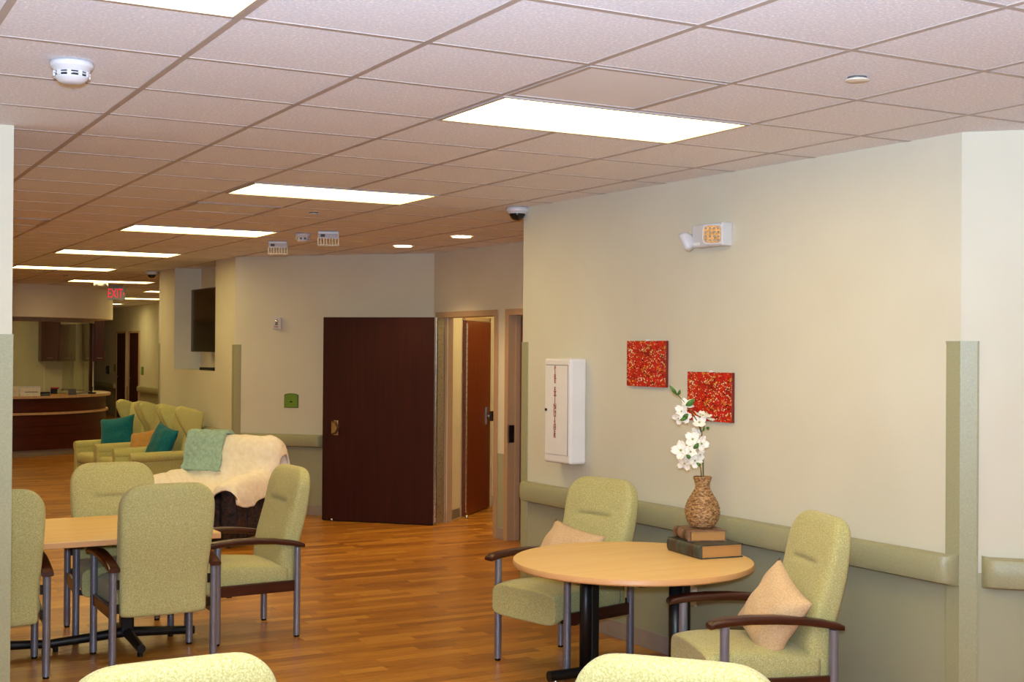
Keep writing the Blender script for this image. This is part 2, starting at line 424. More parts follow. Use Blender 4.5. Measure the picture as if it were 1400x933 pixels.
# floor: slab, single planks, and the field of the remaining planks
floor = struct(BX((1.8, 13.5, -0.057), (12.0, 41.4, 0.10)).build('floor', 'plank2'), 'honey brown wood strip floor', 'floor')
rnd = random.Random(7)
LENS = [0.26 + 0.055 * i for i in range(9)]
PWD = 0.088
pieces = []
y = 0.6
while y < 24:
    x = -1.2 - rnd.random() * 0.6
    while x < 7.4:
        li = rnd.randrange(len(LENS)); pieces.append((x + LENS[li] / 2, y + PWD / 2, li)); x += LENS[li]
    y += PWD
def vis(px, py):
    return 18 < px < 900 and 560 < py < 960
scored = []
for i, (x, y, li) in enumerate(pieces):
    px, py, z = proj((x, y, 0))
    if z > 1 and vis(px, py) and x < (3.86 if y < 4.6 else 5.2): scored.append((z, i))
scored.sort(); single = {i for z, i in scored[:300]}
pm = [MB().box((0, 0, -0.004), (L - 0.0012, PWD - 0.0012, 0.008)).mesh('plank', 'plank1') for L in LENS]
fld = MB(); tones = []
for i, (x, y, li) in enumerate(pieces):
    if i in single:
        o = bpy.data.objects.new('plank', pm[li]); COL.objects.link(o); o.location = (x, y, 0); o.parent = floor
    else:
        fld.box((x, y, -0.004), (LENS[li] - 0.0012, PWD - 0.0012, 0.008)); tones.append(rnd.random())
fo = fld.build('plank_field', 'plank2', floor); fo['kind'] = 'stuff'
at = fo.data.attributes.new('tone', 'FLOAT', 'FACE'); at.data.foreach_set('value', [t for t in tones for _ in range(6)])
at2 = floor.data.attributes.new('tone', 'FLOAT', 'FACE'); at2.data.foreach_set('value', [0.5] * len(floor.data.polygons))

# ceiling: slab, lay-in tiles, tee bars
ceiling = struct(BX((1.8, 13.5, CEIL + 0.06), (12.0, 41.4, 0.06)).build('ceiling', 'grid'), 'suspended ceiling of pale speckled square tiles', 'ceiling')
LIGHTS = [(3, v) for v in (2, 7, 12, 17, 22, -3, -8)] + [(-1, 0), (-1, -5), (-1, 9), (-1, 15), (-1, 21), (5, 27), (3, 34)] + [(8, 32), (8, 38), (8, 44)]  # the reception office panel is unseen, added to light the dark interior
VENTS = [(3, 1), (3, 9), (1, 12)]
taken = {(u, v) for u, v in LIGHTS} | {(u + 1, v) for u, v in LIGHTS} | set(VENTS)
U0, U1, V0, V1 = -7, 12, -12, 56
cells = [(u, v) for u in range(U0, U1) for v in range(V0, V1) if (u, v) not in taken]
sc_ = []
for u, v in cells:
    px, py, z = proj(((u + .5) * T, (v + .5) * T, CEIL))
    xx, yy = (u + .5) * T, (v + .5) * T
    if z > 0.5 and -120 < px < 1520 and -120 < py < 420 and xx < (4.4 if yy < 4.9 else 5.6) and not (xx < 0.2 and yy > 3.2): sc_.append((z, (u, v)))
sc_.sort(); tsing = {c for z, c in sc_[:300]}
tm = MB().box((0, 0, 0.010), (T - 0.016, T - 0.016, 0.012)).mesh('ceiling_tile', 'tile')
tf = MB()
for u, v in cells:
    if (u, v) in tsing:
        o = bpy.data.objects.new('ceiling_tile', tm); COL.objects.link(o); o.location = ((u + .5) * T, (v + .5) * T, CEIL); o.parent = ceiling
    else: tf.box(((u + .5) * T, (v + .5) * T, CEIL + 0.010), (T - 0.016, T - 0.016, 0.012))
to = tf.build('ceiling_tile_field', 'tile', ceiling); to['kind'] = 'stuff'
for u in range(U0, U1 + 1):
    cuts = sorted(v for a, v in LIGHTS if a + 1 == u); c0 = V0
    for v in cuts + [V1]:
        BX((u * T, (c0 + v) / 2 * T, CEIL + 0.0105), (0.024, (v - c0) * T, 0.018)).build('grid_bar', 'grid', ceiling); c0 = v + 1
for v in range(V0, V1 + 1): BX(((U0 + U1) / 2 * T, v * T, CEIL + 0.0109), ((U1 - U0) * T, 0.024, 0.018)).build('grid_bar', 'grid', ceiling)

# baseboards, handrails, corner guards
def baseboard(name, w, a0, a1, lab, h=0.105):
    struct(w.box(a0, a1, 0.0, h, 0.0, 0.012).build(name, 'basebd', bevel=0.003), lab, 'baseboard')
baseboard('baseboard_right', W_right, 0.0, W_right.L, 'mauve grey rubber baseboard under the long handrail')
baseboard('baseboard_right_near', W_near, 0.0, W_near.L, 'rubber baseboard of the angled wall by the tall corner guard')
baseboard('baseboard_angled', W_ang, 0.05, W_ang.L, 'rubber baseboard behind the open door')
baseboard('baseboard_television', W_tv, 0, W_tv.L, 'rubber baseboard under the television wall')
baseboard('baseboard_recess', W_rec, DO2[1] + 0.05, DO1[0] - 0.05, 'short baseboard between the two door frames')
baseboard('baseboard_hall', W_hall, 0, W_hall.L, 'rubber baseboard along the corridor')
baseboard('baseboard_inner', Wall((5.28, 8.68), (6.40, 9.80)), 0, 0.44, 'tan baseboard inside the doorway')

def handrail(w, a0, a1, lab, top=0.868, bot=0.73, end0=True, end1=True):
    t = thing('handrail', lab, 'handrail', w.P(a0, 0, 0))
    inv = Matrix.Translation(-w.P(a0, 0, 0))
    prof = [(0.012, bot + 0.01), (0.045, bot), (0.078, bot + 0.012), (0.088, bot + 0.035), (0.088, top - 0.035), (0.078, top - 0.010), (0.045, top), (0.012, top - 0.006)]
    ec = 0.065
    b0, b1 = a0 + (ec if end0 else 0), a1 - (ec if end1 else 0)
    def rg(a, k=1.0, sh=0.0): return [inv @ w.P(a, h, 0.0 + o * k) for o, h in prof]
    MB().loft([rg(b0), rg(b1)]).build('rail', 'sage', t, auto=True)
    for flag, s0, s1 in ((end0, b0, a0), (end1, b1, a1)):
        if not flag: continue
        rr = []
        for q in (0, 0.35, 0.65, 0.85, 0.96, 1.0):
            rr.append(rg(s0 + (s1 - s0) * q, max(0.14, math.sqrt(max(0, 1 - q ** 3)))))
        MB().loft(rr).build('end_cap', 'sage', t, auto=True)
    for a in [b0 + 0.2 + i * 1.0 for i in range(max(1, int((b1 - b0 - 0.3))))]:
        mb = MB(); w.boxm(mb, a, a + 0.06, bot + 0.02, top - 0.03, 0, 0.03); mb.v = [tuple(inv @ Vector(v)) for v in mb.v]; mb.build('bracket', 'sage', t)
    return t
handrail(W_right, 0.0, W_right.L - 0.07, 'long sage green handrail behind the round table')
handrail(W_near, 0.6, W_near.L - 0.09, 'sage handrail with rounded end right of the tall corner guard')
handrail(W_ang, 1.232, W_ang.L - 0.09, 'sage handrail on the angled wall left of the open door', 0.845, 0.715)
handrail(W_tv, 0.09, W_tv.L - 0.1, 'sage handrail behind the three wing chairs', 0.86, 0.73)
handrail(W_hall, 16.55, 19.5, 'corridor handrail beyond the far brown door', 0.84, 0.70)
handrail(W_hall, 9.0, 14.05, 'corridor handrail before the near brown door', 0.84, 0.70)

def guard(wa, aa, wb, ab, lab, h=1.806):
    """corner guard folded over the corner: wa ends / wb begins at the corner"""
    c = wa.P(aa, 0, 0); t = thing('corner_guard', lab, 'corner guard', c)
    da = (wa.P(aa - 0.076, 0, 0) - c); db = (wb.P(ab + 0.076, 0, 0) - c); k = 0.006
    na, nb_ = wa.n * k, wb.n * k; bis = (wa.n + wb.n).normalized() * k * 1.1
    pa = [da, da + na * 0.8, da * 0.9 + na, bis, db * 0.9 + nb_, db + nb_ * 0.8, db, Vector((0, 0, 0))]
    MB().prism([(p.x, p.y) for p in pa], 0.105, h - 0.012).build('guard_cover', 'sage', t)
    pb = [p * 1.02 + (wa.n + wb.n) * 0.0012 for p in pa[:-1]] + [Vector((0, 0, 0))]
    MB().prism([(p.x, p.y) for p in pb], h - 0.012, h).build('top_cap', 'sage', t)
guard(W_near, W_near.L, W_right, 0, 'tall sage corner guard between two handrails on the right wall')
guard(W_right, W_right.L, W_rec0, 0, 'sage corner guard at the wall end beside the fire extinguisher cabinet')
guard(W_ang, W_ang.L, W_tv, 0, 'sage corner guard beside the television niche wall', 1.785)
guard(W_tv, W_tv.L, W_ret, 0, 'distant corner guard at the end of the television wall', 1.80)
Wst0 = Wall((-3.0, 2.955), (0.320, 2.955)); Wst0.n = Vector((0, -1, 0)); Wst1 = Wall((0.320, 2.955), (0.320, 3.115)); Wst1.n = Vector((1, 0, 0))
guard(Wst0, Wst0.L, Wst1, 0, 'pale corner guard on the end of the white wall', 1.806)

# ------------------------------------------------------------------ doors
def frame(w, a0, a1, parent, h=2.08, t=0.15, fw=0.05, inv=None):
    def b(x0, x1, y0, y1, o0, o1, nm='frame_jamb'):
        w.box(x0, x1, y0, y1, o0, o1).build(nm, 'frame', parent, bevel=0.003)
    b(a0 - fw, a0 + 0.012, 0, h + fw - 0.005, -t - 0.012, 0.014); b(a1 - 0.012, a1 + fw, 0, h + fw - 0.005, -t - 0.012, 0.014)
    b(a0 + 0.012, a1 - 0.012, h - 0.012, h + fw - 0.005, -t - 0.012, 0.014, 'frame_head')
    b(a0 + 0.012, a0 + 0.026, 0, h - 0.012, -0.11, -0.06, 'frame_stop')
    b(a1 - 0.026, a1 - 0.012, 0, h - 0.012, -0.11, -0.06, 'frame_stop')
d1 = thing('door_1', 'wide dark mahogany door swung open against the angled wall', 'door', kind='structure')
frame(W_rec, DO1[0], DO1[1], d1)
W_leaf = Wall((5.080, 8.530), (4.226, 9.370))
leaf = W_leaf.box(0.012, 1.205, 0.012, 2.068, -0.022, 0.022).build('door_leaf', 'doorwood', d1, bevel=0.002)
W_leaf.box(0.0, 0.012, 0.012, 2.068, -0.022, 0.023).build('edge_strip', 'steel', d1)
tag(W_leaf.box(0.02, 1.2, 0.003, 0.012, -0.006, 0.006).build('door_sweep', 'blackpl', d1))
for k in range(34):
    z0 = 0.03 + k * 0.06
    MB().tube([W_leaf.P(-0.006, z0 + 0.002, 0.024), W_leaf.P(-0.006, z0 + 0.056, 0.024)], 0.007, 8).build('hinge_knuckle', 'chrome', d1)
hl = W_rec.box(DO1[1] - 0.0165, DO1[1] - 0.012, 0.012, 2.06, -0.055, 0.016).build('hinge_leaf', 'steel', d1)
for k in range(12):
    p = W_rec.P(DO1[1] - 0.0168, 0.1 + k * 0.17, -0.03 + 0.02 * (k % 2)); MB().tube([p, p - W_rec.d * 0.002], 0.005, 6).build('screw', 'grey', hl)
# paddle handle
hp = W_leaf.mat(1.058, 0.948, 0.022)
hd = MB().box((0, 0, 0.004), (0.05, 0.15, 0.008), hp).build('handle_plate', 'brass', d1, bevel=0.002)
pts = [(-0.03, -0.07), (0.018, -0.055), (0.045, 0.0), (0.018, 0.055), (-0.03, 0.07)]
def pad(sc, z): return [hp @ Vector((x * sc - 0.0, yv * sc, z)) for x, yv in pts]
MB().loft([pad(1.0, 0.02), pad(1.0, 0.045), pad(0.8, 0.062)]).build('paddle', 'brass', hd, auto=True)
MB().tube([hp @ Vector((0.02, 0, 0.006)), hp @ Vector((0.02, 0, 0.03))], 0.018, 12).build('paddle_neck', 'brass', hd, smooth=True)
MB().tube([W_leaf.P(1.09, 0.0, 0.035), W_leaf.P(1.09, 0.03, 0.035)], 0.012, 10).build('door_stop', 'chrome', d1, smooth=True)

d2 = thing('door_2', 'second doorway with a tan frame and black latch plate beside the corner guard', 'door', kind='structure')
frame(W_rec, DO2[0], DO2[1], d2)
W_rec.box(DO2[1] - 0.0165, DO2[1] - 0.0118, 0.90, 1.06, -0.055, 0.0).build('strike_plate', 'blackpl', d2)
W_rec.box(DO2[1] - 0.0175, DO2[1] - 0.0118, 0.90, 1.06, -0.0, 0.014).build('strike_lip', 'steel', d2)
W_rec.box(DO2[0] + 0.03, DO2[1] - 0.03, 0.01, 2.06, -0.155, -0.112).build('door_leaf', 'doorwood2', d2)

# inner door in the angled wall inside the doorway
Wi = Wall((6.40, 9.80), (5.28, 8.68))
Wi.n = Vector((0.7071, -0.7071, 0))
d3 = thing('door_3', 'reddish brown door with continuous hinge seen through the doorway', 'door', kind='structure')
ia0, ia1 = 0.24, 1.10   # measured from the far end
Wi.box(ia0, ia1, 0.012, 2.05, 0.004, 0.046).build('door_leaf', 'doorwood2', d3, bevel=0.002)
for k in range(30):
    z0 = 0.05 + k * 0.066
    MB().tube([Wi.P(ia1 + 0.006, z0, 0.05), Wi.P(ia1 + 0.006, z0 + 0.06, 0.05)], 0.008, 8).build('hinge_knuckle', 'chrome', d3)
ll = Wi.box(ia0 + 0.10, ia0 + 0.17, 0.93, 1.12, 0.046, 0.054).build('lock_plate', 'steel', d3, bevel=0.002)
MB().tube([Wi.P(ia0 + 0.135, 1.02, 0.05), Wi.P(ia0 + 0.135, 1.02, 0.09)], 0.016, 10).build('lever_neck', 'steel', ll, smooth=True)
Wi.box(ia0 + 0.07, ia0 + 0.16, 0.965, 1.075, 0.088, 0.112).build('lever', 'blackpl', ll, bevel=0.006)
Wi.box(ia0 - 0.06, ia0 - 0.005, 0, 2.10, 0.0, 0.03).build('frame_jamb', 'frame', d3, bevel=0.002)
Wi.box(ia0 - 0.06, ia1 + 0.012, 2.055, 2.10, 0.0, 0.03).build('frame_head', 'frame', d3, bevel=0.002)
d4 = thing('door_4', 'sliver of another brown door at the back of the doorway', 'door', kind='structure')
Wj = Wall((6.44, 9.76), (7.5, 8.70)); Wj.n = Vector((-0.7071, -0.7071, 0))
Wj.box(0.10, 0.95, 0.01, 2.05, 0.002, 0.04).build('door_leaf', 'doorwood', d4)
Wj.box(0.06, 0.10, 0.0, 2.1, 0.0, 0.045).build('frame_jamb', 'frame', d4)
baseboard('baseboard_inner_end', Wj, -0.05, 0.06, 'tan baseboard strip at the back of the doorway')
MB().tube([(5.60, 8.86, 0), (5.60, 8.86, 0.035)], [0.022, 0.012], 10).build('floor_door_stop', 'chrome', d3, smooth=True)

# corridor doors
for n, (a0, a1, lab) in enumerate(((14.13, 15.11, 'brown corridor door nearer the lounge'), (15.50, 16.48, 'brown corridor door with a lever beyond the first'))):
    dd = thing('door_%d' % (5 + n), lab, 'door', kind='structure')
    for x0, x1, y0, y1, nm in ((a0 - 0.05, a0, 0, 2.13, 'frame_jamb'), (a1, a1 + 0.05, 0, 2.13, 'frame_jamb'), (a0, a1, 2.08, 2.13, 'frame_head')):
        W_hall.box(x0, x1, y0, y1, 0.001, 0.03).build(nm, 'frame', dd)
    W_hall.box(a0, a1, 0.01, 2.08, 0.001, 0.012).build('door_leaf', 'doorwood', dd)
    MB().tube([W_hall.P(a1 - 0.08, 1.0, 0.012), W_hall.P(a1 - 0.08, 1.0, 0.06), W_hall.P(a1 - 0.2, 1.0, 0.06)], 0.012, 8).build('lever', 'steel', dd, smooth=True)

# ------------------------------------------------------------------ ceiling fixtures
def panel_light(u, v, label):
    t = thing('ceiling_light', label, 'ceiling light', ((u + 1) * T, (v + .5) * T, CEIL - 0.001), 0, 'fluorescent ceiling panels')
    w, d = 2 * T, T
    for c, s in (((0, -d / 2 + .018, 0.002), (w - .02, .016, .012)), ((0, d / 2 - .018, 0.002), (w - .02, .016, .012)), ((-w / 2 + .018, 0, 0.002), (.016, d - .052, .012)), ((w / 2 - .018, 0, 0.002), (.016, d - .052, .012))):
        BX(c, s).build('frame', 'grid', t)
    BX((0, 0, 0.006), (w - .052, d - .052, .004)).build('diffuser', 'panel', t)
    BX((0, 0, 0.016), (w - .02, d - .02, .01)).build('housing', 'white', t)
PL = {(3, 7): 'lit fluorescent panel between the dome camera and the second ceiling vent', (3, 12): 'lit fluorescent panel beside the two caged ceiling units', (3, 17): 'lit fluorescent panel in line with the near end of the television wall', (3, 22): 'lit fluorescent panel beside the small far dome camera', (3, 34): 'unseen fluorescent panel added to brighten the reception office',
      (8, 32): 'first corridor fluorescent panel beyond the exit sign', (8, 38): 'second corridor fluorescent panel beyond the exit sign', (8, 44): 'last and shortest looking corridor fluorescent panel beyond the exit sign'}
for u, v in LIGHTS:
    if (u, v) == (3, 2): lab = 'big bright fluorescent panel beside the perforated ceiling vent above the round table'
    elif (u, v) == (-1, 0): lab = 'lit fluorescent panel nearest the single smoke detector'
    elif (u, v) == (5, 27): lab = 'fluorescent panel half hidden behind the exit sign'
    elif (u, v) in PL: lab = PL[(u, v)]
    elif u == -1 and v > 0: lab = 'fluorescent ceiling panel behind the white wall end'
    else: lab = 'fluorescent ceiling panel over the unseen near end of the lounge'
    panel_light(u, v, lab)
for (u, v), lab in zip(VENTS, ('perforated square ceiling vent touching the big light panel', 'perforated ceiling vent between two light panels', 'grey ceiling vent near the white wall end')):
    t = thing('ceiling_vent', lab, 'vent', ((u + .5) * T, (v + .5) * T, CEIL - 0.001))
    BX((0, 0, 0.006), (T - .06, T - .06, .006)).build('perforated_plate', 'vent', t)
    for c, s in (((0, -T / 2 + .02, 0.003), (T - .02, .02, .008)), ((0, T / 2 - .02, 0.003), (T - .02, .02, .008)), ((-T / 2 + .02, 0, 0.003), (.02, T - .06, .008)), ((T / 2 - .02, 0, 0.003), (.02, T - .06, .008))):
        BX(c, s).build('vent_frame', 'grid', t)
def smoke(p, lab, r=0.07):
    t = thing('smoke_detector', lab, 'smoke detector', (p.x, p.y, CEIL))
    MB().lathe([(r, 0), (r * 1.02, -0.012), (r * .95, -0.020), (r * .88, -0.022), (r * .84, -0.034)]).build('base', 'whitepl', t, smooth=True)
    MB().lathe([(r * .72, -0.034), (r * .70, -0.05)]).build('sensor_core', 'blackpl', t, smooth=True)
    MB().lathe([(r * .84, -0.040), (r * .85, -0.043), (r * .81, -0.043)], n=32).build('band', 'whitepl', t)
    for k in range(10):
        a = k * math.pi / 5; m = Matrix.Rotation(a, 4, 'Z')
        BX((r * .81, 0, -0.042), (0.006, 0.012, 0.018), m).build('rib', 'whitepl', t)
    MB().lathe([(r * .80, -0.050), (r * .76, -0.054), (r * .6, -0.066), (r * .35, -0.072), (0.001, -0.073)]).build('cap', 'whitepl', t, smooth=True)
smoke(atz(98, 86, CEIL), 'white smoke detector on the tile near the white wall end', 0.072)
smoke(atz(414, 320, CEIL), 'small smoke detector between the two caged ceiling units', 0.07)
for (px, py), lab in (((1172, 107), 'round flat ceiling cover plate near the angled right wall'), ((429, 291.5), 'round flat ceiling cover plate beside a light panel'), ((90, 377.5), 'tiny round cover plate in the far lounge ceiling')):
    p = atz(px, py, CEIL); t = thing('sprinkler_cover', lab, 'sprinkler', (p.x, p.y, CEIL))
    MB().lathe([(0.034, 0.004), (0.034, -0.006)]).build('sprinkler_neck', 'grey', t, smooth=True)
    MB().lathe([(0.041, -0.005), (0.042, -0.008), (0.038, -0.010), (0.001, -0.010)]).build('cover_plate', 'ivory', t, smooth=True)
for k, (px, py) in enumerate(((551, 337), (631, 324))):
    p = atz(px, py, CEIL); t = thing('downlight', ('recessed round downlight near the open mahogany door', 'recessed round downlight nearer the second doorway')[k], 'ceiling light', (p.x, p.y, CEIL))
    MB().lathe([(0.10, 0.0), (0.10, -0.006), (0.088, -0.006), (0.085, 0.0)], n=32, cap=False).build('trim_ring', 'whitepl', t, smooth=True)
    MB().lathe([(0.085, -0.002), (0.001, -0.002)]).build('lens', 'can', t)
    L = bpy.data.lights.new('downlight_beam', 'SPOT'); L.energy = 55; L.color = (1, 0.68, 0.36); L.spot_size = math.radians(115); L.spot_blend = 0.6; L.shadow_soft_size = 0.07
    lo = bpy.data.objects.new('downlight_beam', L); COL.objects.link(lo); lo.location = (0, 0, -0.012); lo.parent = t
# unseen lamp added to brighten the room behind the first doorway
t = thing('inner_fill_light', 'unseen ceiling panel added to brighten the doorway room', 'ceiling light', (6.5, 8.5, CEIL - 0.001))
BX((0, 0, 0), (1.18, 0.58, 0.006)).build('diffuser', 'panel', t)
BX((0, 0, 0.006), (1.21, 0.606, 0.008)).build('frame', 'grid', t)

def dome(p, lab):
    t = thing('dome_camera', lab, 'security camera', (p.x, p.y, CEIL))
    MB().lathe([(0.075, 0), (0.077, -0.018), (0.074, -0.030), (0.062, -0.036)]).build('base', 'whitepl', t, smooth=True)
    MB().lathe([(0.056, -0.035), (0.053, -0.052), (0.043, -0.070), (0.026, -0.083), (0.001, -0.088)]).build('dome', 'blackpl', t, smooth=True)
    MB().lathe([(0.062, -0.034), (0.062, -0.042), (0.055, -0.042)]).build('collar', 'whitepl', t, smooth=True)
dome(Vector((3.80, 4.62, 0)), 'dome security camera at the ceiling corner by the long wall end')
dome(Vector((3.52, 13.70, 0)), 'small far dome camera at the end of the television wall')

def caged(p, rz, lab):
    t = thing('caged_strobe', lab, 'alarm strobe', (p.x, p.y, CEIL), rz)
    BX((0, 0, -0.012), (0.17, 0.09, 0.024)).build('base_plate', 'whitepl', t, bevel=0.004)
    m = Matrix.Translation((0, -0.035, -0.04)) @ Matrix.Rotation(math.radians(-35), 4, 'X')
    BX((0, 0, 0), (0.165, 0.012, 0.055), m).build('face_plate', 'whitepl', t, bevel=0.004)
    BX((-0.045, -0.007, 0.004), (0.035, 0.004, 0.034), m).build('speaker_grille', 'grey', t)
    for k in range(8):
        x = -0.084 + k * 0.024
        MB().tube([(x, -0.055, -0.06), (x, -0.05, -0.112), (x, 0.045, -0.112), (x, 0.045, -0.0)], 0.003, 6).build('cage_wire', 'wire', t)
    MB().tube([(-0.088, -0.05, -0.113), (0.088, -0.05, -0.113)], 0.0035, 6).build('cage_rim', 'wire', t)
    MB().tube([(-0.088, 0.045, -0.113), (0.088, 0.045, -0.113)], 0.0035, 6).build('cage_rim', 'wire', t)
caged(atz(449, 317, CEIL), math.radians(-22), 'caged ceiling unit nearer the open door')
caged(atz(380, 330.5, CEIL), math.radians(-22), 'caged ceiling unit nearer the television niche')

# ------------------------------------------------------------------ things on the long right wall
def wthing(name, lab, cat, w, a, h): return thing(name, lab, cat, w.P(a, h, 0), 0)
def wmat(w, t):  # wall-local matrix relative to a thing located on the wall
    return Matrix.Translation(-t.location) @ w.mat(0, 0, 0)
def wbox(w, t, name, mat, a0, a1, h0, h1, o0, o1, parent=None, **k):
    mb = w.box(a0, a1, h0, h1, o0, o1); mb.v = [tuple(Vector(v) - t.location) for v in mb.v]
    return mb.build(name, mat, parent or t, **k)
t = wthing('fire_extinguisher_cabinet', 'white wall cabinet with vertical red FIRE EXTINGUISHER lettering', 'cabinet', W_right, 3.08, 1.03)
wbox(W_right, t, 'cabinet_body', 'white', 2.925, 3.235, 1.03, 1.702, 0.0, 0.125, bevel=0.018, seg=3)
dr = wbox(W_right, t, 'cabinet_door', 'white', 2.958, 3.208, 1.085, 1.655, 0.122, 0.130, bevel=0.003)
wbox(W_right, t, 'door_gap', 'grey', 2.953, 2.958, 1.083, 1.657, 0.118, 0.1258)
wbox(W_right, t, 'door_gap', 'grey', 2.953, 3.21, 1.655, 1.659, 0.118, 0.1258)
p = W_right.P(3.196, 1.368, 0.13) - t.location
MB().tube([p, p + W_right.n * 0.008], 0.009, 12).build('lock', 'blackpl', dr, smooth=True)
txt = 'FIRE EXTINGUISHER'
H0, H1 = 1.635, 1.205; st = (H0 - H1) / (len(txt) - 1)
for i, ch in enumerate(txt):
    if ch == ' ': continue
    m = Matrix.Translation(-t.location) @ W_right.mat(3.095, H0 - i * st, 0.1305)
    text_mesh('letter', ch, 0.040, 'red', dr, m, 0.0006, off=0.0012)
for k, (a, h, lab) in enumerate(((2.275, 1.676, 'red floral canvas hung higher beside the extinguisher cabinet'), (1.694, 1.502, 'red floral canvas hung lower behind the white flowers'))):
    t = wthing('wall_canvas', lab, 'wall art', W_right, a, h); t['group'] = 'red floral canvases'
    wbox(W_right, t, 'canvas_body', 'arted', a - 0.19, a + 0.19, h - 0.135, h + 0.135, 0.003, 0.022)
    m = Matrix.Translation(-t.location) @ W_right.mat(a, h, 0.0225)
    mb = MB().box((0, 0, 0), (0.38, 0.27, 0.001)); ob = mb.build('print', 'art', t); ob.matrix_local = m
    q = W_right.P(a - 0.01, h + 0.138, 0.008) - t.location
    MB().tube([q, q + W_right.n * 0.02], 0.006, 8).build('hook', 'white', t)
t = wthing('emergency_light', 'white emergency light box with two lamp heads', 'emergency light', W_right, 1.66, 2.32)
wbox(W_right, t, 'housing', 'whitepl', 1.53, 1.79, 2.325, 2.452, 0.0, 0.075, bevel=0.008)
wbox(W_right, t, 'test_label', 'white', 1.72, 1.775, 2.337, 2.352, 0.075, 0.077)
def lamp_head(c, dirv, s):
    c = Vector(c); d = Vector(dirv).normalized(); u = Vector((0, 0, 1)); u = (u - d * u.dot(d)).normalized(); w = d.cross(u)
    def rg(k, o): return ring(0.055 * k, 0.055 * k, 20, 5, lambda a, b: c + u * a + w * b + d * o)
    h = MB().loft([rg(0.4, -0.05), rg(0.8, -0.035), rg(0.95, -0.015), rg(1.0, 0.008), rg(0.9, 0.009), rg(0.86, 0.0)]).build('lamp_head', 'whitepl', t, smooth=True)
    MB().loft([rg(0.86, 0.0005), rg(0.85, 0.006)]).build('reflector', 'amber', h)
    for i in range(4):
        for j in range(4):
            q = c + u * (i - 1.5) * 0.022 + w * (j - 1.5) * 0.022 + d * 0.007
            MB().tube([q, q + d * 0.004], [0.0065, 0.002], 6).build('led', 'chrome', h)
base = t.location
lamp_head(W_right.P(1.575, 2.385, 0.105) - base, (W_right.n * 1.0 - W_right.d * 0.9 + Vector((0, 0, -0.05))), 1)
lamp_head(W_right.P(1.83, 2.36, 0.085) - base, (W_right.n * 0.55 + W_right.d * 0.75 + Vector((0, 0, -0.45))), 1)
t = wthing('wall_outlet', 'white outlet plate low on the sage wall under the handrail', 'outlet', W_right, 1.854, 0.33)
pl = wbox(W_right, t, 'plate', 'ivory', 1.816, 1.892, 0.322, 0.435, 0.0, 0.006, bevel=0.002)
for h in (0.35, 0.385): wbox(W_right, t, 'socket', 'whitepl', 1.838, 1.87, h, h + 0.027, 0.006, 0.008, pl)

# strobe and sign on the angled wall
t = wthing('fire_strobe', 'small white fire strobe on the angled wall', 'alarm strobe', W_ang, 1.78, 1.95)
b = wbox(W_ang, t, 'body', 'whitepl', 1.732, 1.83, 1.948, 2.076, 0, 0.04, bevel=0.008)
p = W_ang.P(1.78, 2.03, 0.04) - t.location; MB().lathe([(0.02, 0), (0.012, 0.012), (0.001, 0.016)], n=12).build('strobe_lens', 'chrome', b).matrix_local = Matrix.Translation(-t.location) @ W_ang.mat(1.78, 2.035, 0.04)
text_mesh('lettering', 'FIRE', 0.03, 'red', b, Matrix.Translation(-t.location) @ W_ang.mat(1.782, 1.975, 0.041))
wbox(W_ang, t, 'speaker_slot', 'grey', 1.765, 1.795, 1.995, 2.012, 0.04, 0.042, b)
t = wthing('room_sign', 'green arched room sign on the angled wall', 'sign', W_ang, 1.617, 1.122)
def arch(w_, h0, h1, r): return [(-w_, h0), (w_, h0)] + [(w_ * math.cos(k * math.pi / 10), h1 - r + r * math.sin(k * math.pi / 10)) for k in range(11)]
mm = Matrix.Translation(-t.location) @ W_ang.mat(1.617, 0, 0)
for nm, mt, w_, h0, h1, z0, z1 in (('border', 'dkgreen', 0.083, 1.122, 1.273, 0.0, 0.006), ('face', 'green_sign', 0.077, 1.128, 1.267, 0.006, 0.009)):
    a = arch(w_, h0, h1, 0.02)
    MB().loft([[mm @ Vector((x, y, z)) for x, y in a] for z in (z0, z1)]).build(nm, mt, t)
BX((0, 1.185, 0.0096), (0.03, 0.011, 0.001), mm).build('lettering', 'blackpl', t)

# television in the niche
t = thing('television', 'black flat television mounted in the wall niche', 'television', W_tv.P(1.20, 1.60, -0.3))
def tvb(nm, mt, *a, **k): return wbox(W_tv, t, nm, mt, *a, **k)
tvb('screen_body', 'blackpl', 0.74, 2.06, 1.70, 2.45, -0.17, -0.12, bevel=0.004)
tvb('screen', 'screen', 0.752, 2.048, 1.715, 2.438, -0.12, -0.117)
tvb('wall_mount', 'black', 1.1, 1.5, 1.9, 2.2, -0.33, -0.17)
t2 = thing('media_player', 'small black box with a cable on the niche shelf under the television', 'media player', W_tv.P(1.2, NZ, -0.15))
wbox(W_tv, t2, 'box', 'blackpl', 1.0, 1.5, NZ, NZ + 0.035, -0.27, -0.06, bevel=0.004)
MB().tube([W_tv.P(1.15, NZ + 0.03, -0.2) - t2.location, W_tv.P(1.1, NZ + 0.12, -0.24) - t2.location, W_tv.P(1.15, NZ + 0.19, -0.25) - t2.location], 0.006, 8).build('cable', 'cable', t2, smooth=True)

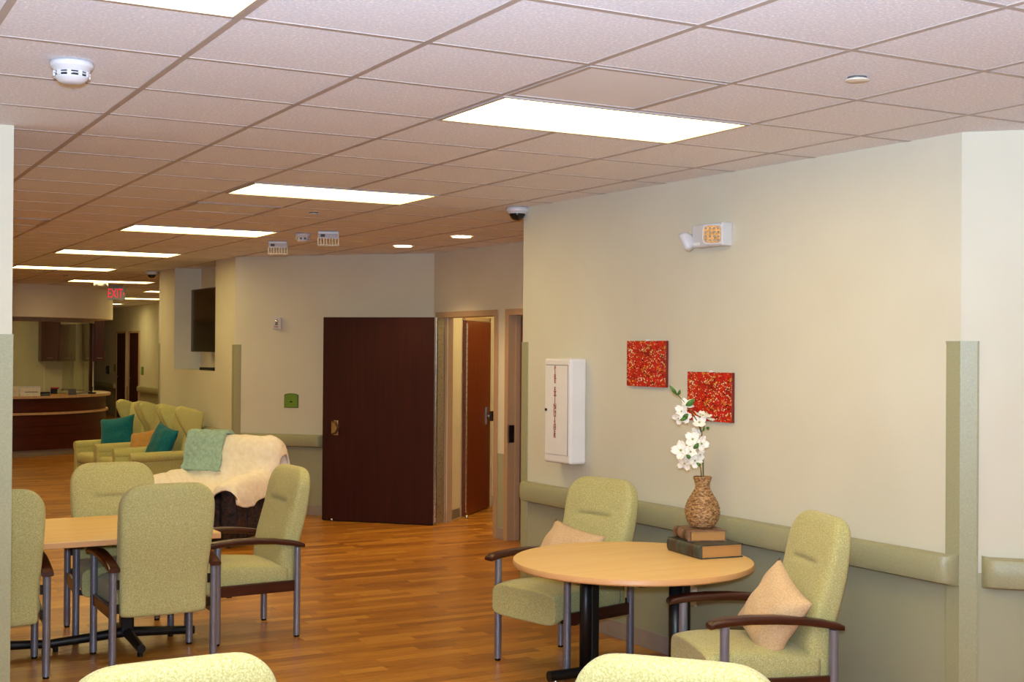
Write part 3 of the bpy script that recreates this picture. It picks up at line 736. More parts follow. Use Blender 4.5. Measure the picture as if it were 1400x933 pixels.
# ------------------------------------------------------------------ armchair with wooden arms
def make_chair():
    t = thing('armchair', '', 'chair')
    for sx in (-1, 1):
        for ly, h in ((-0.25, 0.578), (0.25, 0.545)):
            l = MB().tube([(sx * 0.275, ly, 0.012), (sx * 0.275, ly, h)], 0.0205, 16).build('leg', 'steelpaint', t, smooth=True); autosm(l)
            MB().tube([(sx * 0.275, ly, 0), (sx * 0.275, ly, 0.014)], 0.017, 12).build('glide', 'blackpl', l, smooth=True)
        path = [(-0.324, 0.588, .008), (-0.320, 0.592, .014), (-0.300, 0.599, .018), (-0.24, 0.607, .019), (-0.14, 0.612, .019), (-0.02, 0.610, .019), (0.10, 0.601, .018), (0.20, 0.586, .017), (0.265, 0.572, .016), (0.288, 0.566, .012)]
        rings = []
        for y_, z_, h_ in path:
            hw = 0.034 if y_ < 0.1 else 0.031
            rings.append(ring(hw, h_, 16, 4, lambda a, b: (sx * 0.275 + a, y_, z_ - 0.012 + b)))
        MB().loft(rings).build('armrest', 'mahog', t, auto=True)
        BX((sx * 0.272, 0, 0.312), (0.022, 0.47, 0.066)).build('side_rail', 'mahog', t, bevel=0.004)
        for z_ in (0.34, 0.47):
            BX((sx * 0.248, 0.25, z_), (0.014, 0.014, 0.05)).build('bracket', 'blackpl', t)
    BX((0, -0.17, 0.285), (0.52, 0.03, 0.03)).build('cross_bar', 'blackpl', t)
    # seat cushion
    rings = []
    for y_, k in ((-0.312, 0.66), (-0.32, 0.84), (-0.315, 0.94), (-0.298, 1.0), (-0.2, 1.0), (-0.05, 1.0), (0.1, 1.0), (0.20, 1.0), (0.215, 0.8)):
        zt = lerp([(-0.32, 0.448), (-0.2, 0.462), (0.0, 0.452), (0.2, 0.430)], y_); zb = lerp([(-0.32, 0.268), (-0.25, 0.272), (-0.2, 0.31), (0.2, 0.32)], y_)
        zc, hh = (zt + zb) / 2, (zt - zb) / 2 * k
        rings.append(ring(0.252 * (0.94 + 0.06 * k), hh, 36, 6, lambda a, b: (a, y_, zc + b + 0.012 * max(0, b / hh) * (1 - (a / 0.26) ** 2))))
    MB().loft(rings).build('seat', 'green', t, smooth=True, sub=1)
    # backrest
    FR = [(0.28, 0.19), (0.36, 0.15), (0.45, 0.132), (0.56, 0.146), (0.68, 0.185), (0.76, 0.212), (0.82, 0.227), (0.88, 0.240), (0.94, 0.258), (0.98, 0.275), (1.03, 0.30)]
    RR = [(0.28, 0.268), (0.45, 0.276), (0.56, 0.298), (0.68, 0.33), (0.76, 0.346), (0.86, 0.358), (0.96, 0.366), (1.03, 0.370), (1.06, 0.371)]
    zt, rc = 1.016, 0.125; rings = []
    zs = [0.284, 0.30, 0.36, 0.44, 0.52, 0.60, 0.68, 0.73, 0.765, 0.785, 0.797, 0.806, 0.815, 0.827, 0.845, 0.88, 0.91, 0.94, 0.966, 0.986, 1.001, 1.011, 1.016]
    for z_ in zs:
        yf, yr = lerp(FR, z_), lerp(RR, z_); yc, hd = (yf + yr) / 2, (yr - yf) / 2
        w_ = lerp([(0.28, 0.234), (0.5, 0.243), (0.8, 0.258), (1.06, 0.258)], z_)
        if z_ > zt - rc: w_ = w_ - rc + math.sqrt(max(0.0, rc ** 2 - (z_ - (zt - rc)) ** 2)) * 1.0
        if z_ > zt - 0.05: hd *= math.sqrt(max(0.02, 1 - ((z_ - (zt - 0.05)) / 0.0505) ** 2))
        if z_ < 0.29: hd *= 0.8
        w_ = max(w_, 0.10)
        def f(a, b):
            y_ = yc + b
            if b < -hd * 0.5 and z_ < 1.0:
                sd = max(0.0, 1 - (abs(a) / 0.135) ** 2)
                cr = math.exp(-((z_ - 0.806) / 0.011) ** 2) * sd ** 0.7 * 0.024 - math.exp(-((z_ - 0.85) / 0.045) ** 2) * sd * 0.012
                y_ += cr + 0.010 * (1 - (a / w_) ** 2)
            return (a, y_, z_)
        rings.append(ring(w_, hd, 56, 4.2, f))
    MB().loft(rings).build('backrest', 'green', t, smooth=True, sub=1)
    return t
chair0 = make_chair()
CH = {}
first = True
for key, x, y_, deg, lab, grp in (
    ('C', 1.270, 4.280, 179.9, 'sage armchair seen from behind, pulled to the rectangular maple table', 0),
    ('L', 0.398, 4.332, 177.7, 'sage armchair seen from behind, half hidden by the white wall end', 0),
    ('R', 1.912, 4.689, -87.3, 'sage armchair at the end of the rectangular table, in front of the sheepskin recliner', 0),
    ('F', 1.249, 5.061, -4.6, 'sage armchair on the far side of the rectangular table, in front of the wing chairs', 0),
    ('A', 3.283, 3.129, -76.4, 'sage armchair with a tan pillow under the fire extinguisher cabinet', 0),
    ('B', 3.294, 1.485, -107.9, 'sage armchair with a tan pillow beside the stacked books on the round table', 0),
    ('N1', 0.272, 0.295, 180.0, 'foreground sage armchair whose back top shows before the rectangular table', 0),
    ('N2', 1.575, -0.355, 132.0, 'foreground sage armchair whose back top shows before the round table', 0)):
    o = chair0 if first else copy_tree(chair0); first = False
    o.location = (x, y_, 0); o.rotation_euler = (0, 0, math.radians(deg)); o['label'] = lab; o['group'] = 'sage armchairs with wooden arms'; CH[key] = o

# ------------------------------------------------------------------ pillows
def pillow(name, lab, mat, w, h, th, mw, n=18, seed=0, pinch=0.10):
    r_ = random.Random(seed); top, bot = [], []
    for i in range(n + 1):
        a, b = [], []
        for j in range(n + 1):
            u, v = -1 + 2 * i / n, -1 + 2 * j / n
            x = w / 2 * u * (1 - pinch * (1 - v * v)); z = h / 2 * v * (1 - pinch * (1 - u * u))
            d = th / 2 * (max(0, 1 - abs(u) ** 2.6) ** 0.55) * (max(0, 1 - abs(v) ** 2.6) ** 0.55)
            wv = 0.014 * noise.noise(Vector((u * 2.2 + seed, v * 2.2, seed * 1.7)))
            edge = min(1, d / (th * 0.2))
            a.append((x, -d + wv * edge, z)); b.append((x, d + wv * edge, z))
        top.append(a); bot.append(b)
    mb = MB(); mb.grid(top); mb.grid(bot)
    me_o = mb.build(name, mat, None, smooth=True)
    bm = bmesh.new(); bm.from_mesh(me_o.data); bmesh.ops.remove_doubles(bm, verts=bm.verts, dist=1e-4); bmesh.ops.recalc_face_normals(bm, faces=bm.faces); bm.to_mesh(me_o.data); bm.free()
    me_o.data.polygons.foreach_set('use_smooth', [True] * len(me_o.data.polygons))
    me_o.matrix_world = mw
    return tag(me_o, lab, 'pillow')
def in_chair(o, loc, rx=0, ry=0, rz=0):
    m = Matrix.Translation(o.location) @ Matrix.Rotation(o.rotation_euler.z, 4, 'Z')
    return m @ Matrix.Translation(loc) @ Matrix.Rotation(math.radians(rz), 4, 'Z') @ Matrix.Rotation(math.radians(rx), 4, 'X') @ Matrix.Rotation(math.radians(ry), 4, 'Y')
pillow('throw_pillow', 'tan linen pillow lying in the armchair under the extinguisher cabinet', 'tan', 0.44, 0.36, 0.15, in_chair(CH['A'], (-0.02, 0.03, 0.595), -32, 8, 0), seed=1)
pillow('throw_pillow', 'tan linen pillow tipped on its corner in the armchair beside the books', 'tan', 0.37, 0.37, 0.16, in_chair(CH['B'], (0.09, 0.045, 0.59), -22, 26, 12), seed=2)

# ------------------------------------------------------------------ tables
TZ = 0.70
ctr = (atz(704, 765, TZ) + atz(1028, 773, TZ)) * 0.5
RTc = Vector((3.20, 2.33, 0))
RAD = 0.607
t = thing('round_table', 'round maple table with twin black columns beside the handrail', 'table', (RTc.x, RTc.y, 0), 0)
MB().lathe([(RAD - 0.004, TZ - 0.002), (0.001, TZ)], n=72).build('tabletop', 'maple', t)
MB().lathe([(RAD - 0.10, TZ - 0.034), (RAD - 0.006, TZ - 0.032), (RAD, TZ - 0.026), (RAD, TZ - 0.007), (RAD - 0.004, TZ - 0.002), (RAD - 0.02, TZ - 0.0025)], n=72, cap=False).build('table_edge', 'maple_edge', t, auto=True)
MB().lathe([(RAD - 0.02, TZ - 0.03), (0.001, TZ - 0.03)], n=48).build('underside', 'black', t)
for sy in (-1, 1):
    c = BX((0.015, sy * 0.40, 0.36), (0.05, 0.07, 0.60)).build('column', 'black', t, bevel=0.008)
    MB().tube([(-0.025, sy * 0.40, 0.06), (-0.025, sy * 0.40, 0.66)], 0.033, 16).build('column_tube', 'black', c, smooth=True)
    BX((0, sy * 0.40, 0.656), (0.50, 0.06, 0.026)).build('top_bracket', 'black', t, bevel=0.004)
    f = MB().tube([(-0.25, sy * 0.40, 0.045), (0.27, sy * 0.40, 0.045)], 0.028, 16).build('foot', 'black', t, smooth=True); autosm(f)
    for sx in (-0.21, 0.23): MB().tube([(sx, sy * 0.40, 0), (sx, sy * 0.40, 0.03)], [0.02, 0.012], 12).build('leveller', 'chrome', f, smooth=True)
BX((0, 0, 0.655), (0.05, 0.74, 0.025)).build('stretcher', 'black', t, bevel=0.004)

ZT2 = 0.70
t = thing('rectangular_table', 'rectangular maple laminate table on black cross bases', 'table', (0.785, 4.68, 0))
TX, TY = 1.68, 1.03
BX((0, 0, ZT2 - 0.003), (TX - 0.004, TY - 0.004, 0.006)).build('tabletop', 'maple', t)
BX((0, 0, ZT2 - 0.019), (TX, TY, 0.030)).build('table_edge', 'maple_edge', t, bevel=0.003)
for cx in (0.43, -0.43):
    BX((cx, 0, 0.36), (0.075, 0.075, 0.62)).build('column', 'black', t, bevel=0.012)
    BX((cx, 0, ZT2 - 0.044), (0.5, 0.5, 0.02)).build('top_plate', 'black', t)
    for ang in range(4):
        a = ang * math.pi / 2
        ll_ = 0.43 if (cx > 0) == (ang == 2) and ang in (0, 2) else (0.40 if ang in (0, 2) else 0.37)
        e = Vector((cx + ll_ * math.cos(a), ll_ * math.sin(a), 0.048))
        f = MB().tube([(cx, 0, 0.075), (cx + 0.2 * math.cos(a), 0.2 * math.sin(a), 0.062), e], [0.03, 0.027, 0.025], 14).build('foot', 'black', t, smooth=True); autosm(f)
        MB().tube([(e.x - 0.03 * math.cos(a), e.y - 0.03 * math.sin(a), 0), (e.x - 0.03 * math.cos(a), e.y - 0.03 * math.sin(a), 0.03)], 0.016, 10).build('leveller', 'blackpl', f)

# ------------------------------------------------------------------ books, vase, blossoms
def book(lab, c, L, Wd, th, rz, cover, z):
    t = thing('book', lab, 'book', (c[0], c[1], z), rz, 'old books on the round table')
    # spine at local -x ; length along y
    BX((0, 0, 0.0025), (Wd, L, 0.005)).build('cover_board', cover, t, bevel=0.001)
    BX((0, 0, th - 0.0025), (Wd, L, 0.005)).build('cover_board', cover, t, bevel=0.001)
    BX((0.004, 0, th / 2), (Wd - 0.022, L - 0.014, th - 0.0102)).build('page_block', 'pages', t)
    pr = [(-Wd / 2 + 0.004 - 0.014 * math.sin(math.pi * k / 8), th / 2 - th / 2 * math.cos(math.pi * k / 8)) for k in range(9)]
    pr += [(-Wd / 2 + 0.008, th), (-Wd / 2 + 0.008, 0)]
    sp = MB().loft([[(x, y_, z_) for x, z_ in pr] for y_ in (-L / 2, L / 2)]).build('spine', cover, t, auto=True)
    for yy in (-0.25, 0.28):
        MB().loft([[(x - 0.002, y_, z_) for x, z_ in pr] for y_ in (yy * L - 0.016, yy * L + 0.016)]).build('spine_band', 'leather3', sp, auto=True)
    return t
# lower book: spine edge from back-left to front corner
book('thick dark green leather book at the bottom of the stack', (3.638, 2.306), 0.33, 0.25, 0.070, math.radians(-6.6), 'leather', TZ)
book('worn brown leather book under the rattan vase', (3.65, 2.362), 0.22, 0.205, 0.055, math.radians(-17), 'leather2', TZ + 0.0705)
VP = Vector((3.664, 2.366, TZ + 0.1265))
t = thing('rattan_vase', 'round woven rattan vase standing on the books', 'vase', VP)
prof = [(0.045, 0.0), (0.062, 0.01), (0.082, 0.04), (0.092, 0.075), (0.090, 0.105), (0.078, 0.14), (0.056, 0.175), (0.041, 0.2), (0.036, 0.215), (0.037, 0.232), (0.043, 0.25), (0.046, 0.262)]
pp = []
N = 120
for i in range(N + 1):
    z_ = 0.262 * i / N; r_ = lerp([(z, r) for r, z in prof], z_); pp.append((r_ + 0.0018 * math.sin(i * math.pi / 2 + 0.4), z_))
rings = []
for i, (r_, z_) in enumerate(pp):
    rings.append([((r_ + 0.0016 * math.sin(14 * 2 * math.pi * k / 56 + (i // 4) * math.pi)) * math.cos(2 * math.pi * k / 56), (r_ + 0.0016 * math.sin(14 * 2 * math.pi * k / 56 + (i // 4) * math.pi)) * math.sin(2 * math.pi * k / 56), z_) for k in range(56)])
mb = MB(); mb.loft(rings, cap=False); mb.add([p for p in rings[0]], [tuple(range(56))])
mb.build('woven_body', 'rattan', t, smooth=True)
MB().lathe([(0.040, 0.255), (0.046, 0.268), (0.050, 0.264), (0.046, 0.256)], n=40, cap=False).build('rim', 'rattan', t, smooth=True)

def tp(px, py, off):  # a point on the ray of that pixel at the vase's distance (plus off metres towards the wall)
    d = ray(px, py); dist = (VP - CAMP).dot(FW) + off
    return CAMP + d * dist
fbt = thing('dogwood_branch', 'white dogwood branches standing in the rattan vase', 'flowers', VP)
def tl(p): return Vector(p) - VP
br = [[tl(VP + Vector((0.0, 0.0, 0.03))), tl(VP + Vector((0.005, 0, 0.25))), tl(tp(961, 610, 0)), tl(tp(959, 590, 0)), tl(tp(956, 575, 0.01)), tl(tp(958, 566, 0.01))],
      [tl(VP + Vector((0.005, 0, 0.03))), tl(VP + Vector((-0.002, 0.004, 0.25))), tl(tp(958, 640, -0.01)), tl(tp(952, 628, -0.03)), tl(tp(946, 622, -0.04))],
      [tl(tp(959, 592, 0)), tl(tp(952, 574, -0.01)), tl(tp(943, 560, -0.02)), tl(tp(934, 548, -0.02)), tl(tp(926, 540, -0.02)), tl(tp(919, 530, -0.02))]]
for b_, r0 in zip(br, (0.0042, 0.0032, 0.003)):
    MB().tube(b_, [r0 * (1 - 0.5 * i / (len(b_) - 1)) for i in range(len(b_))], 8).build('branch', 'stem', fbt, smooth=True)
def blossom(px, py, off, nrm, r, rot):
    c = tl(tp(px, py, off)); n_ = (RT * nrm[0] + UP * nrm[1] - FW * nrm[2]).normalized()
    u = n_.orthogonal().normalized(); w = n_.cross(u)
    ce = None
    for k in range(4):
        a = rot + k * math.pi / 2
        d = u * math.cos(a) + w * math.sin(a); s_ = n_.cross(d)
        P = []
        for i in range(6):
            q = i / 5; wd = r * 0.46 * math.sin(math.pi * min(1, q * 0.8 + 0.12)) ** 0.8; row = []
            for j in range(-2, 3):
                e = j / 2; notch = 0.12 * r * (1 - abs(e)) if i == 5 else 0
                row.append(c + d * (r * q - notch) + s_ * wd * e + n_ * (0.25 * r * q * q + 0.10 * r * e * e - 0.06 * r * math.sin(3 * q)))
            P.append(row)
        o = MB().grid(P).build('petal', 'petal', fbt, smooth=True)
        sm = o.modifiers.new('thick', 'SOLIDIFY'); sm.thickness = 0.0012
    bmc = MB(); bmc.lathe([(r * .14, 0), (r * .13, r * .08), (0.001, r * .14)], n=10)
    q = n_.to_track_quat('Z', 'Y').to_matrix().to_4x4(); bmc.v = [tuple(c + (q @ Vector(v))) for v in bmc.v]
    bmc.build('flower_centre', 'pcentre', fbt, smooth=True)
BL = [(932, 563, -.02, (-.5, .3, .8), .042, .2), (940, 553, -.03, (.1, .7, .6), .040, .9), (928, 572, -.03, (-.6, -.5, .6), .038, .5), (937, 570, -.05, (-.2, -.1, 1), .036, 1.2),
      (961, 569, .0, (.2, .95, .25), .048, .3), (956, 578, -.02, (-.1, .6, .7), .042, .8), (968, 572, .01, (.5, .8, .3), .036, .4),
      (947, 601, -.02, (-.2, .3, .9), .046, .1), (959, 607, -.03, (.4, .0, .9), .044, .6), (931, 616, -.03, (-.4, .2, .9), .052, .75), (944, 618, -.05, (.0, .1, 1), .040, .2), (936, 634, -.03, (-.3, -.6, .7), .044, .5),
      (950, 630, -.05, (.2, -.3, .9), .042, .9), (957, 622, -.04, (.6, -.2, .7), .034, .1), (942, 627, -.02, (-.1, -.5, .8), .038, .4), (952, 592, .0, (.1, .8, .5), .034, .7)]
for b_ in BL: blossom(*b_)
def leaf_(px, py, px2, py2, off, wd):
    a, b_ = tl(tp(px, py, off)), tl(tp(px2, py2, off - 0.01)); d = b_ - a; L = d.length; d.normalize(); s_ = d.cross(FW).normalized()
    P = []
    for i in range(7):
        q = i / 6; w_ = wd * math.sin(math.pi * min(0.98, q * 0.95 + 0.03)) ** 0.8
        P.append([a + d * L * q + s_ * w_ * e - FW * (0.02 * math.sin(math.pi * q) - 0.3 * abs(e) * w_) for e in (-1, -.5, 0, .5, 1)])
    o = MB().grid(P).build('leaf', 'leaf', fbt, smooth=True); sm = o.modifiers.new('thick', 'SOLIDIFY'); sm.thickness = 0.0008
for lf in ((926, 541, 915, 527, -.02, .009), (926, 541, 930, 533, -.02, .008), (937, 556, 950, 546, -.04, .015), (933, 572, 941, 566, -.05, .012), (941, 570, 929, 575, -.05, .010), (948, 614, 955, 606, -.05, .012), (938, 622, 944, 627, -.07, .010), (965, 586, 970, 585, 0.0, .009), (952, 633, 958, 637, -.05, .008), (963, 583, 960, 590, 0.0, .006)):
    leaf_(*lf)

# ------------------------------------------------------------------ wing chairs
def make_wing():
    t = thing('wing_chair', '', 'chair')
    def rb(name, c, d, bev, mat='wing', m=None, par=None):
        return BX(c, d, m).build(name, mat, par or t, smooth=True, bevel=bev, seg=4)
    rb('seat_base', (0, 0.0, 0.24), (0.60, 0.66, 0.20), 0.02)
    rb('seat_cushion', (0, -0.06, 0.40), (0.52, 0.60, 0.13), 0.05)
    lean = Matrix.Translation((0, 0.28, 0.42)) @ Matrix.Rotation(math.radians(-9), 4, 'X')
    rb('backrest', (0, 0, 0.32), (0.50, 0.13, 0.66), 0.045, m=lean)
    rb('back_shell', (0, 0.075, 0.20), (0.64, 0.05, 0.86), 0.02, m=lean)
    for sx in (-1, 1):
        # wing: profile in the y-z plane
        pr = [(0.10, 0.16), (0.02, 0.16), (-0.01, 0.26), (-0.06, 0.36), (-0.15, 0.46), (-0.215, 0.56), (-0.225, 0.63), (-0.17, 0.665), (0.0, 0.64), (0.10, 0.63)]
        sk = 0.02
        mb = MB(); mb.loft([[lean @ Vector((sx * (0.24 + xo), y_, z_)) for y_, z_ in pr] for xo in (-0.01, 0.085)])
        mb.build('wing', 'wing', t, smooth=True, bevel=0.025, seg=3)
        rb('arm_panel', (sx * 0.305, -0.02, 0.34), (0.07, 0.62, 0.40), 0.015)
        roll = MB().tube([(sx * 0.315, -0.355, 0.545), (sx * 0.315, -0.33, 0.545), (sx * 0.315, 0.0, 0.55), (sx * 0.315, 0.28, 0.555)], [0.05, 0.056, 0.056, 0.054], 18).build('arm_roll', 'wing', t, smooth=True); autosm(roll)
        rb('arm_front', (sx * 0.31, -0.335, 0.33), (0.085, 0.03, 0.40), 0.012)
        for sy in (-0.28, 0.28):
            MB().tube([(sx * 0.26, sy, 0), (sx * 0.26, sy, 0.15)], [0.016, 0.026], 12).build('leg', 'mahog', t, smooth=True)
    return t
w0 = make_wing(); WG = []
for i, (x, y_, deg, lab) in enumerate(((3.03, 11.53, -86, 'olive wing chair with a teal pillow nearest the recliner'), (3.00, 12.30, -84, 'olive wing chair with a gold pillow between two others'), (2.92, 13.08, -80, 'olive wing chair with a teal pillow nearest the reception counter'))):
    o = w0 if i == 0 else copy_tree(w0); o.location = (x, y_, 0); o.rotation_euler = (0, 0, math.radians(deg)); o['label'] = lab; o['group'] = 'olive wing chairs in a row'; WG.append(o)
pillow('throw_pillow', 'teal velvet pillow in the wing chair nearest the recliner', 'teal', 0.44, 0.44, 0.17, in_chair(WG[0], (0.03, 0.08, 0.665), -20, 12, 14), seed=3)
pillow('throw_pillow', 'gold linen pillow in the middle wing chair', 'gold', 0.40, 0.36, 0.15, in_chair(WG[1], (0.02, 0.09, 0.605), -24, -12, 26), seed=4)
pillow('throw_pillow', 'teal velvet pillow in the wing chair nearest the counter', 'teal', 0.46, 0.46, 0.16, in_chair(WG[2], (0.02, 0.04, 0.685), -20, -10, 38), seed=5)

# ------------------------------------------------------------------ recliner, sheepskin, fleece blanket
RCL = thing('recliner', 'dark paisley recliner backed to the angled wall under a sheepskin', 'chair', (2.82, 8.48, 0), math.radians(-45)); RZ = 0.93
def rb(name, c, d, bev, m=None): return BX(c, d, m).build(name, 'paisley', RCL, smooth=True, bevel=bev, seg=4)
rb('base', (0, 0.02, 0.20), (0.78, 0.78, 0.26), 0.03)
rb('seat_cushion', (0, -0.10, 0.39), (0.56, 0.66, 0.16), 0.05)
ln = Matrix.Translation((0, 0.27, 0.38)) @ Matrix.Rotation(math.radians(-10), 4, 'X')
rb('backrest', (0, 0.02, 0.27), (0.78, 0.20, 0.62), 0.07, ln)
for sx in (-1, 1):
    rb('arm', (sx * 0.36, -0.02, 0.34), (0.16, 0.76, 0.56), 0.06)
    for k in range(5):
        rb('channel', (sx * 0.437, -0.28 + k * 0.155, 0.34), (0.05, 0.146, 0.50), 0.022)
    for sy in (-0.3, 0.33): MB().tube([(sx * 0.32, sy, 0), (sx * 0.32, sy, 0.09)], 0.025, 10).build('foot', 'blackpl', RCL)
rb('front_panel', (0, -0.39, 0.25), (0.58, 0.05, 0.26), 0.02)

RCL.scale = (1.0, 1.0, RZ)
mR = Matrix.Translation(RCL.location) @ Matrix.Rotation(math.radians(-45), 4, 'Z') @ Matrix.Diagonal((1, 1, RZ, 1))
# stations from behind the back, over its top, down to the seat and the front
back = [(0.50, 0.70), (0.51, 0.86), (0.49, 0.97), (0.42, 1.005), (0.33, 0.985), (0.275, 0.90), (0.25, 0.78), (0.22, 0.65), (0.17, 0.55)]
seat = [(0.09, 0.51), (-0.06, 0.505), (-0.22, 0.505), (-0.36, 0.50), (-0.46, 0.46), (-0.475, 0.36)]
rows = []
for y_, z_ in back:
    inner = y_ < 0.34
    k = max(0.0, (0.80 - z_) / 0.3) if inner else 0.0
    row = [(-0.44, y_ + 0.10, z_ - 0.10), (-0.425, y_ + 0.03, z_ - 0.03)]
    for xx in (-0.38, -0.27, -0.15, 0.0, 0.15, 0.27, 0.38): row.append((xx, y_ - (0.02 if abs(xx) < 0.3 else 0.0), z_ + 0.006 * math.cos(xx * 6)))
    row += [(0.435, y_ + 0.02, z_ - 0.02), (0.475, y_ + 0.06, z_ - 0.10), (0.487, y_ + 0.05, z_ - 0.18)]
    if inner and z_ < 0.7: row = [((-0.46, y_ + 0.02, 0.56), (-0.445, y_, 0.66))[k] if k < 2 else p for k, p in enumerate(row)]; row = [(x, yy, max(zz, 0.668)) if 0.3 < abs(x) < 0.4 else (x, yy, zz) for x, yy, zz in row][:9] + [(0.445, y_, 0.662), (0.488, y_ + 0.01, 0.56), (0.495, y_ + 0.02, 0.44)]
    rows.append(row)
for i, (y_, z_) in enumerate(seat):
    az = lerp([(-0.48, 0.60), (-0.3, 0.648), (0.1, 0.66)], y_)
    if i == 5: az -= 0.05
    drop = (0.23, 0.21, 0.27, 0.25, 0.19, 0.12)[i]
    row = [(-0.46, y_, az - 0.10), (-0.44, y_, az), (-0.36, y_, az + 0.012), (-0.285, y_, az - 0.03), (-0.23, y_, z_ + 0.01), (0.0, y_, z_), (0.2, y_, z_ + 0.005), (0.275, y_, az - 0.04), (0.36, y_, az + 0.014), (0.445, y_, az), (0.49, y_ + 0.01, az - drop * 0.5), (0.497, y_ + 0.02, az - drop)]
    rows.append(row)
mb = MB().grid([[mR @ Vector(p) for p in r] for r in rows])
sk = mb.build('sheepskin', 'wool', None, smooth=True, sub=3)
tx = bpy.data.textures.new('fleece_clouds', 'CLOUDS'); tx.noise_scale = 0.11; tx.noise_depth = 2
so = sk.modifiers.new('thick', 'SOLIDIFY'); so.thickness = 0.025; so.offset = 0
dm = sk.modifiers.new('fluff', 'DISPLACE'); dm.texture = tx; dm.strength = 0.028; dm.texture_coords = 'GLOBAL'
tag(sk, 'cream fluffy sheepskin draped over the dark recliner', 'throw')
bl = [[mR @ Vector((x + 0.02 * math.sin(q * 3), y_ - 0.045, z_ + 0.02)) for q, (y_, z_) in enumerate(((0.52, 0.80), (0.53, 0.95), (0.48, 1.02), (0.40, 1.045), (0.31, 1.03), (0.255, 0.93), (0.235, 0.83), (0.215, 0.73), (0.193, 0.662), (0.19, 0.655)))] for x in (-0.40, -0.393, -0.30, -0.20, -0.10, -0.027, -0.02)]
fb = MB().grid(bl).build('fleece_blanket', 'fleece', None, smooth=True, sub=3)
so = fb.modifiers.new('thick', 'SOLIDIFY'); so.thickness = 0.03; so.offset = -1
tx2 = bpy.data.textures.new('fleece_ripple', 'CLOUDS'); tx2.noise_scale = 0.05
dm = fb.modifiers.new('ripple', 'DISPLACE'); dm.texture = tx2; dm.strength = 0.02; dm.texture_coords = 'GLOBAL'
tag(fb, 'folded aqua fleece blanket hung over the sheepskin', 'blanket')

# ------------------------------------------------------------------ reception counter
SCX, SCY, SR = 2.45, 20.37, 1.86
def arcpts(r, a0, a1, n): return [(SCX + r * math.cos(a0 + (a1 - a0) * k / n), SCY + r * math.sin(a0 + (a1 - a0) * k / n)) for k in range(n + 1)]
A0, A1 = math.radians(-170), math.radians(35)
def curved(r0, r1, z0, z1, n=48, a0=A0, a1=A1):
    mb = MB(); o, i = arcpts(r1, a0, a1, n), arcpts(r0, a0, a1, n)
    rings = [[(o[k][0], o[k][1], z0), (o[k][0], o[k][1], z1), (i[k][0], i[k][1], z1), (i[k][0], i[k][1], z0)] for k in range(n + 1)]
    return mb.loft(rings)
ct = thing('reception_counter', 'curved cherry reception counter with pale rails', 'counter')
curved(SR - 0.07, SR - 0.03, 0, 0.10).build('toe_kick', 'toe', ct, auto=True)
for z0, z1, r in ((0.10, 0.335, SR), (0.343, 0.475, SR - 0.004), (0.483, 0.66, SR), (0.70, 0.80, SR), (0.808, 0.925, SR - 0.004)):
    curved(SR - 0.10, r, z0, z1).build('panel', 'stationwood', ct, auto=True)
curved(SR - 0.10, SR - 0.012, 0.10, 0.93).build('panel_backing', 'stationwood', ct, auto=True)
curved(SR - 0.08, SR + 0.035, 0.66, 0.695).build('rail', 'railwood', ct, auto=True)
curved(SR - 0.55, SR + 0.05, 0.93, 0.955).build('worktop', 'solid', ct, auto=True)
curved(SR + 0.04, SR + 0.075, 0.922, 0.962).build('worktop_edge', 'railwood', ct, auto=True)
struct(curved(1.55, 1.96, 2.215, CEIL + 0.04).build('wall_bulkhead', 'cream', auto=True), 'curved cream bulkhead above the reception counter', 'wall')
struct(curved(1.56, 1.66, 2.15, 2.215).build('trim_1', 'toe', auto=True), 'dark head trim of the reception glass', 'trim')
wd = thing('window_1', 'curved reception window glass above the counter', 'window', kind='structure')
NP = 6
for k in range(NP):
    b0, b1 = A0 + (A1 - A0) * k / NP, A0 + (A1 - A0) * (k + 1) / NP
    curved(1.600, 1.612, 0.985, 2.15, 12, b0 + 0.004, b1 - 0.004).build('pane', 'glass', wd, auto=True)
curved(1.585, 1.63, 0.955, 0.985).build('sill_channel', 'steel', wd, auto=True)
ed = arcpts(1.605, A0, A1, 1)[1]
ce = thing('trim_2', 'dark end post of the reception glass', 'trim', kind='structure')
for a in (-14,):
    x, y_ = SCX + 1.605 * math.cos(math.radians(a)), SCY + 1.605 * math.sin(math.radians(a))
    MB().tube([(x, y_, 0.955), (x, y_, 2.15)], 0.03, 10).build('post', 'doorwood', ce)
# interior of the station
struct(BX((2.05, 22.75, CEIL / 2), (4.9, 0.12, CEIL)).build('wall_station_back', 'cream'), 'cream back wall inside the reception office', 'wall')
Yb = 22.69
def onb(px): 
    d = ray(px, 470); k = (Yb - CAMP.y) / d.y; return CAMP.x + d.x * k
for n, (x0, x1, lab) in enumerate(((onb(52.5), onb(99.5), 'pair of dark cherry wall cabinets inside the reception office'), (onb(111), onb(138), 'dark cherry wall cabinet beside the pale column in the reception office'))):
    t = thing('wall_cabinet', lab, 'cabinet', ((x0 + x1) / 2, Yb, 1.47)); w_ = x1 - x0
    BX((0, -0.15, 0.40), (w_, 0.30, 0.80)).build('cabinet_body', 'stationwood', t)
    nd = 2
    for k in range(nd):
        cxx = -w_ / 2 + w_ * (k + .5) / nd
        dd = BX((cxx, -0.31, 0.40), (w_ / nd - 0.008, 0.02, 0.79)).build('cabinet_door', 'stationwood', t, bevel=0.002)
        MB().tube([(cxx - 0.05, -0.335, 0.06), (cxx + 0.05, -0.335, 0.06)], 0.008, 8).build('handle', 'steel', dd)
x0, x1 = onb(100), onb(110.5)
struct(BX(((x0 + x1) / 2, Yb - 0.055, CEIL / 2), (x1 - x0, 0.11, CEIL)).build('wall_column', 'cream'), 'pale column between the reception cabinets', 'wall')
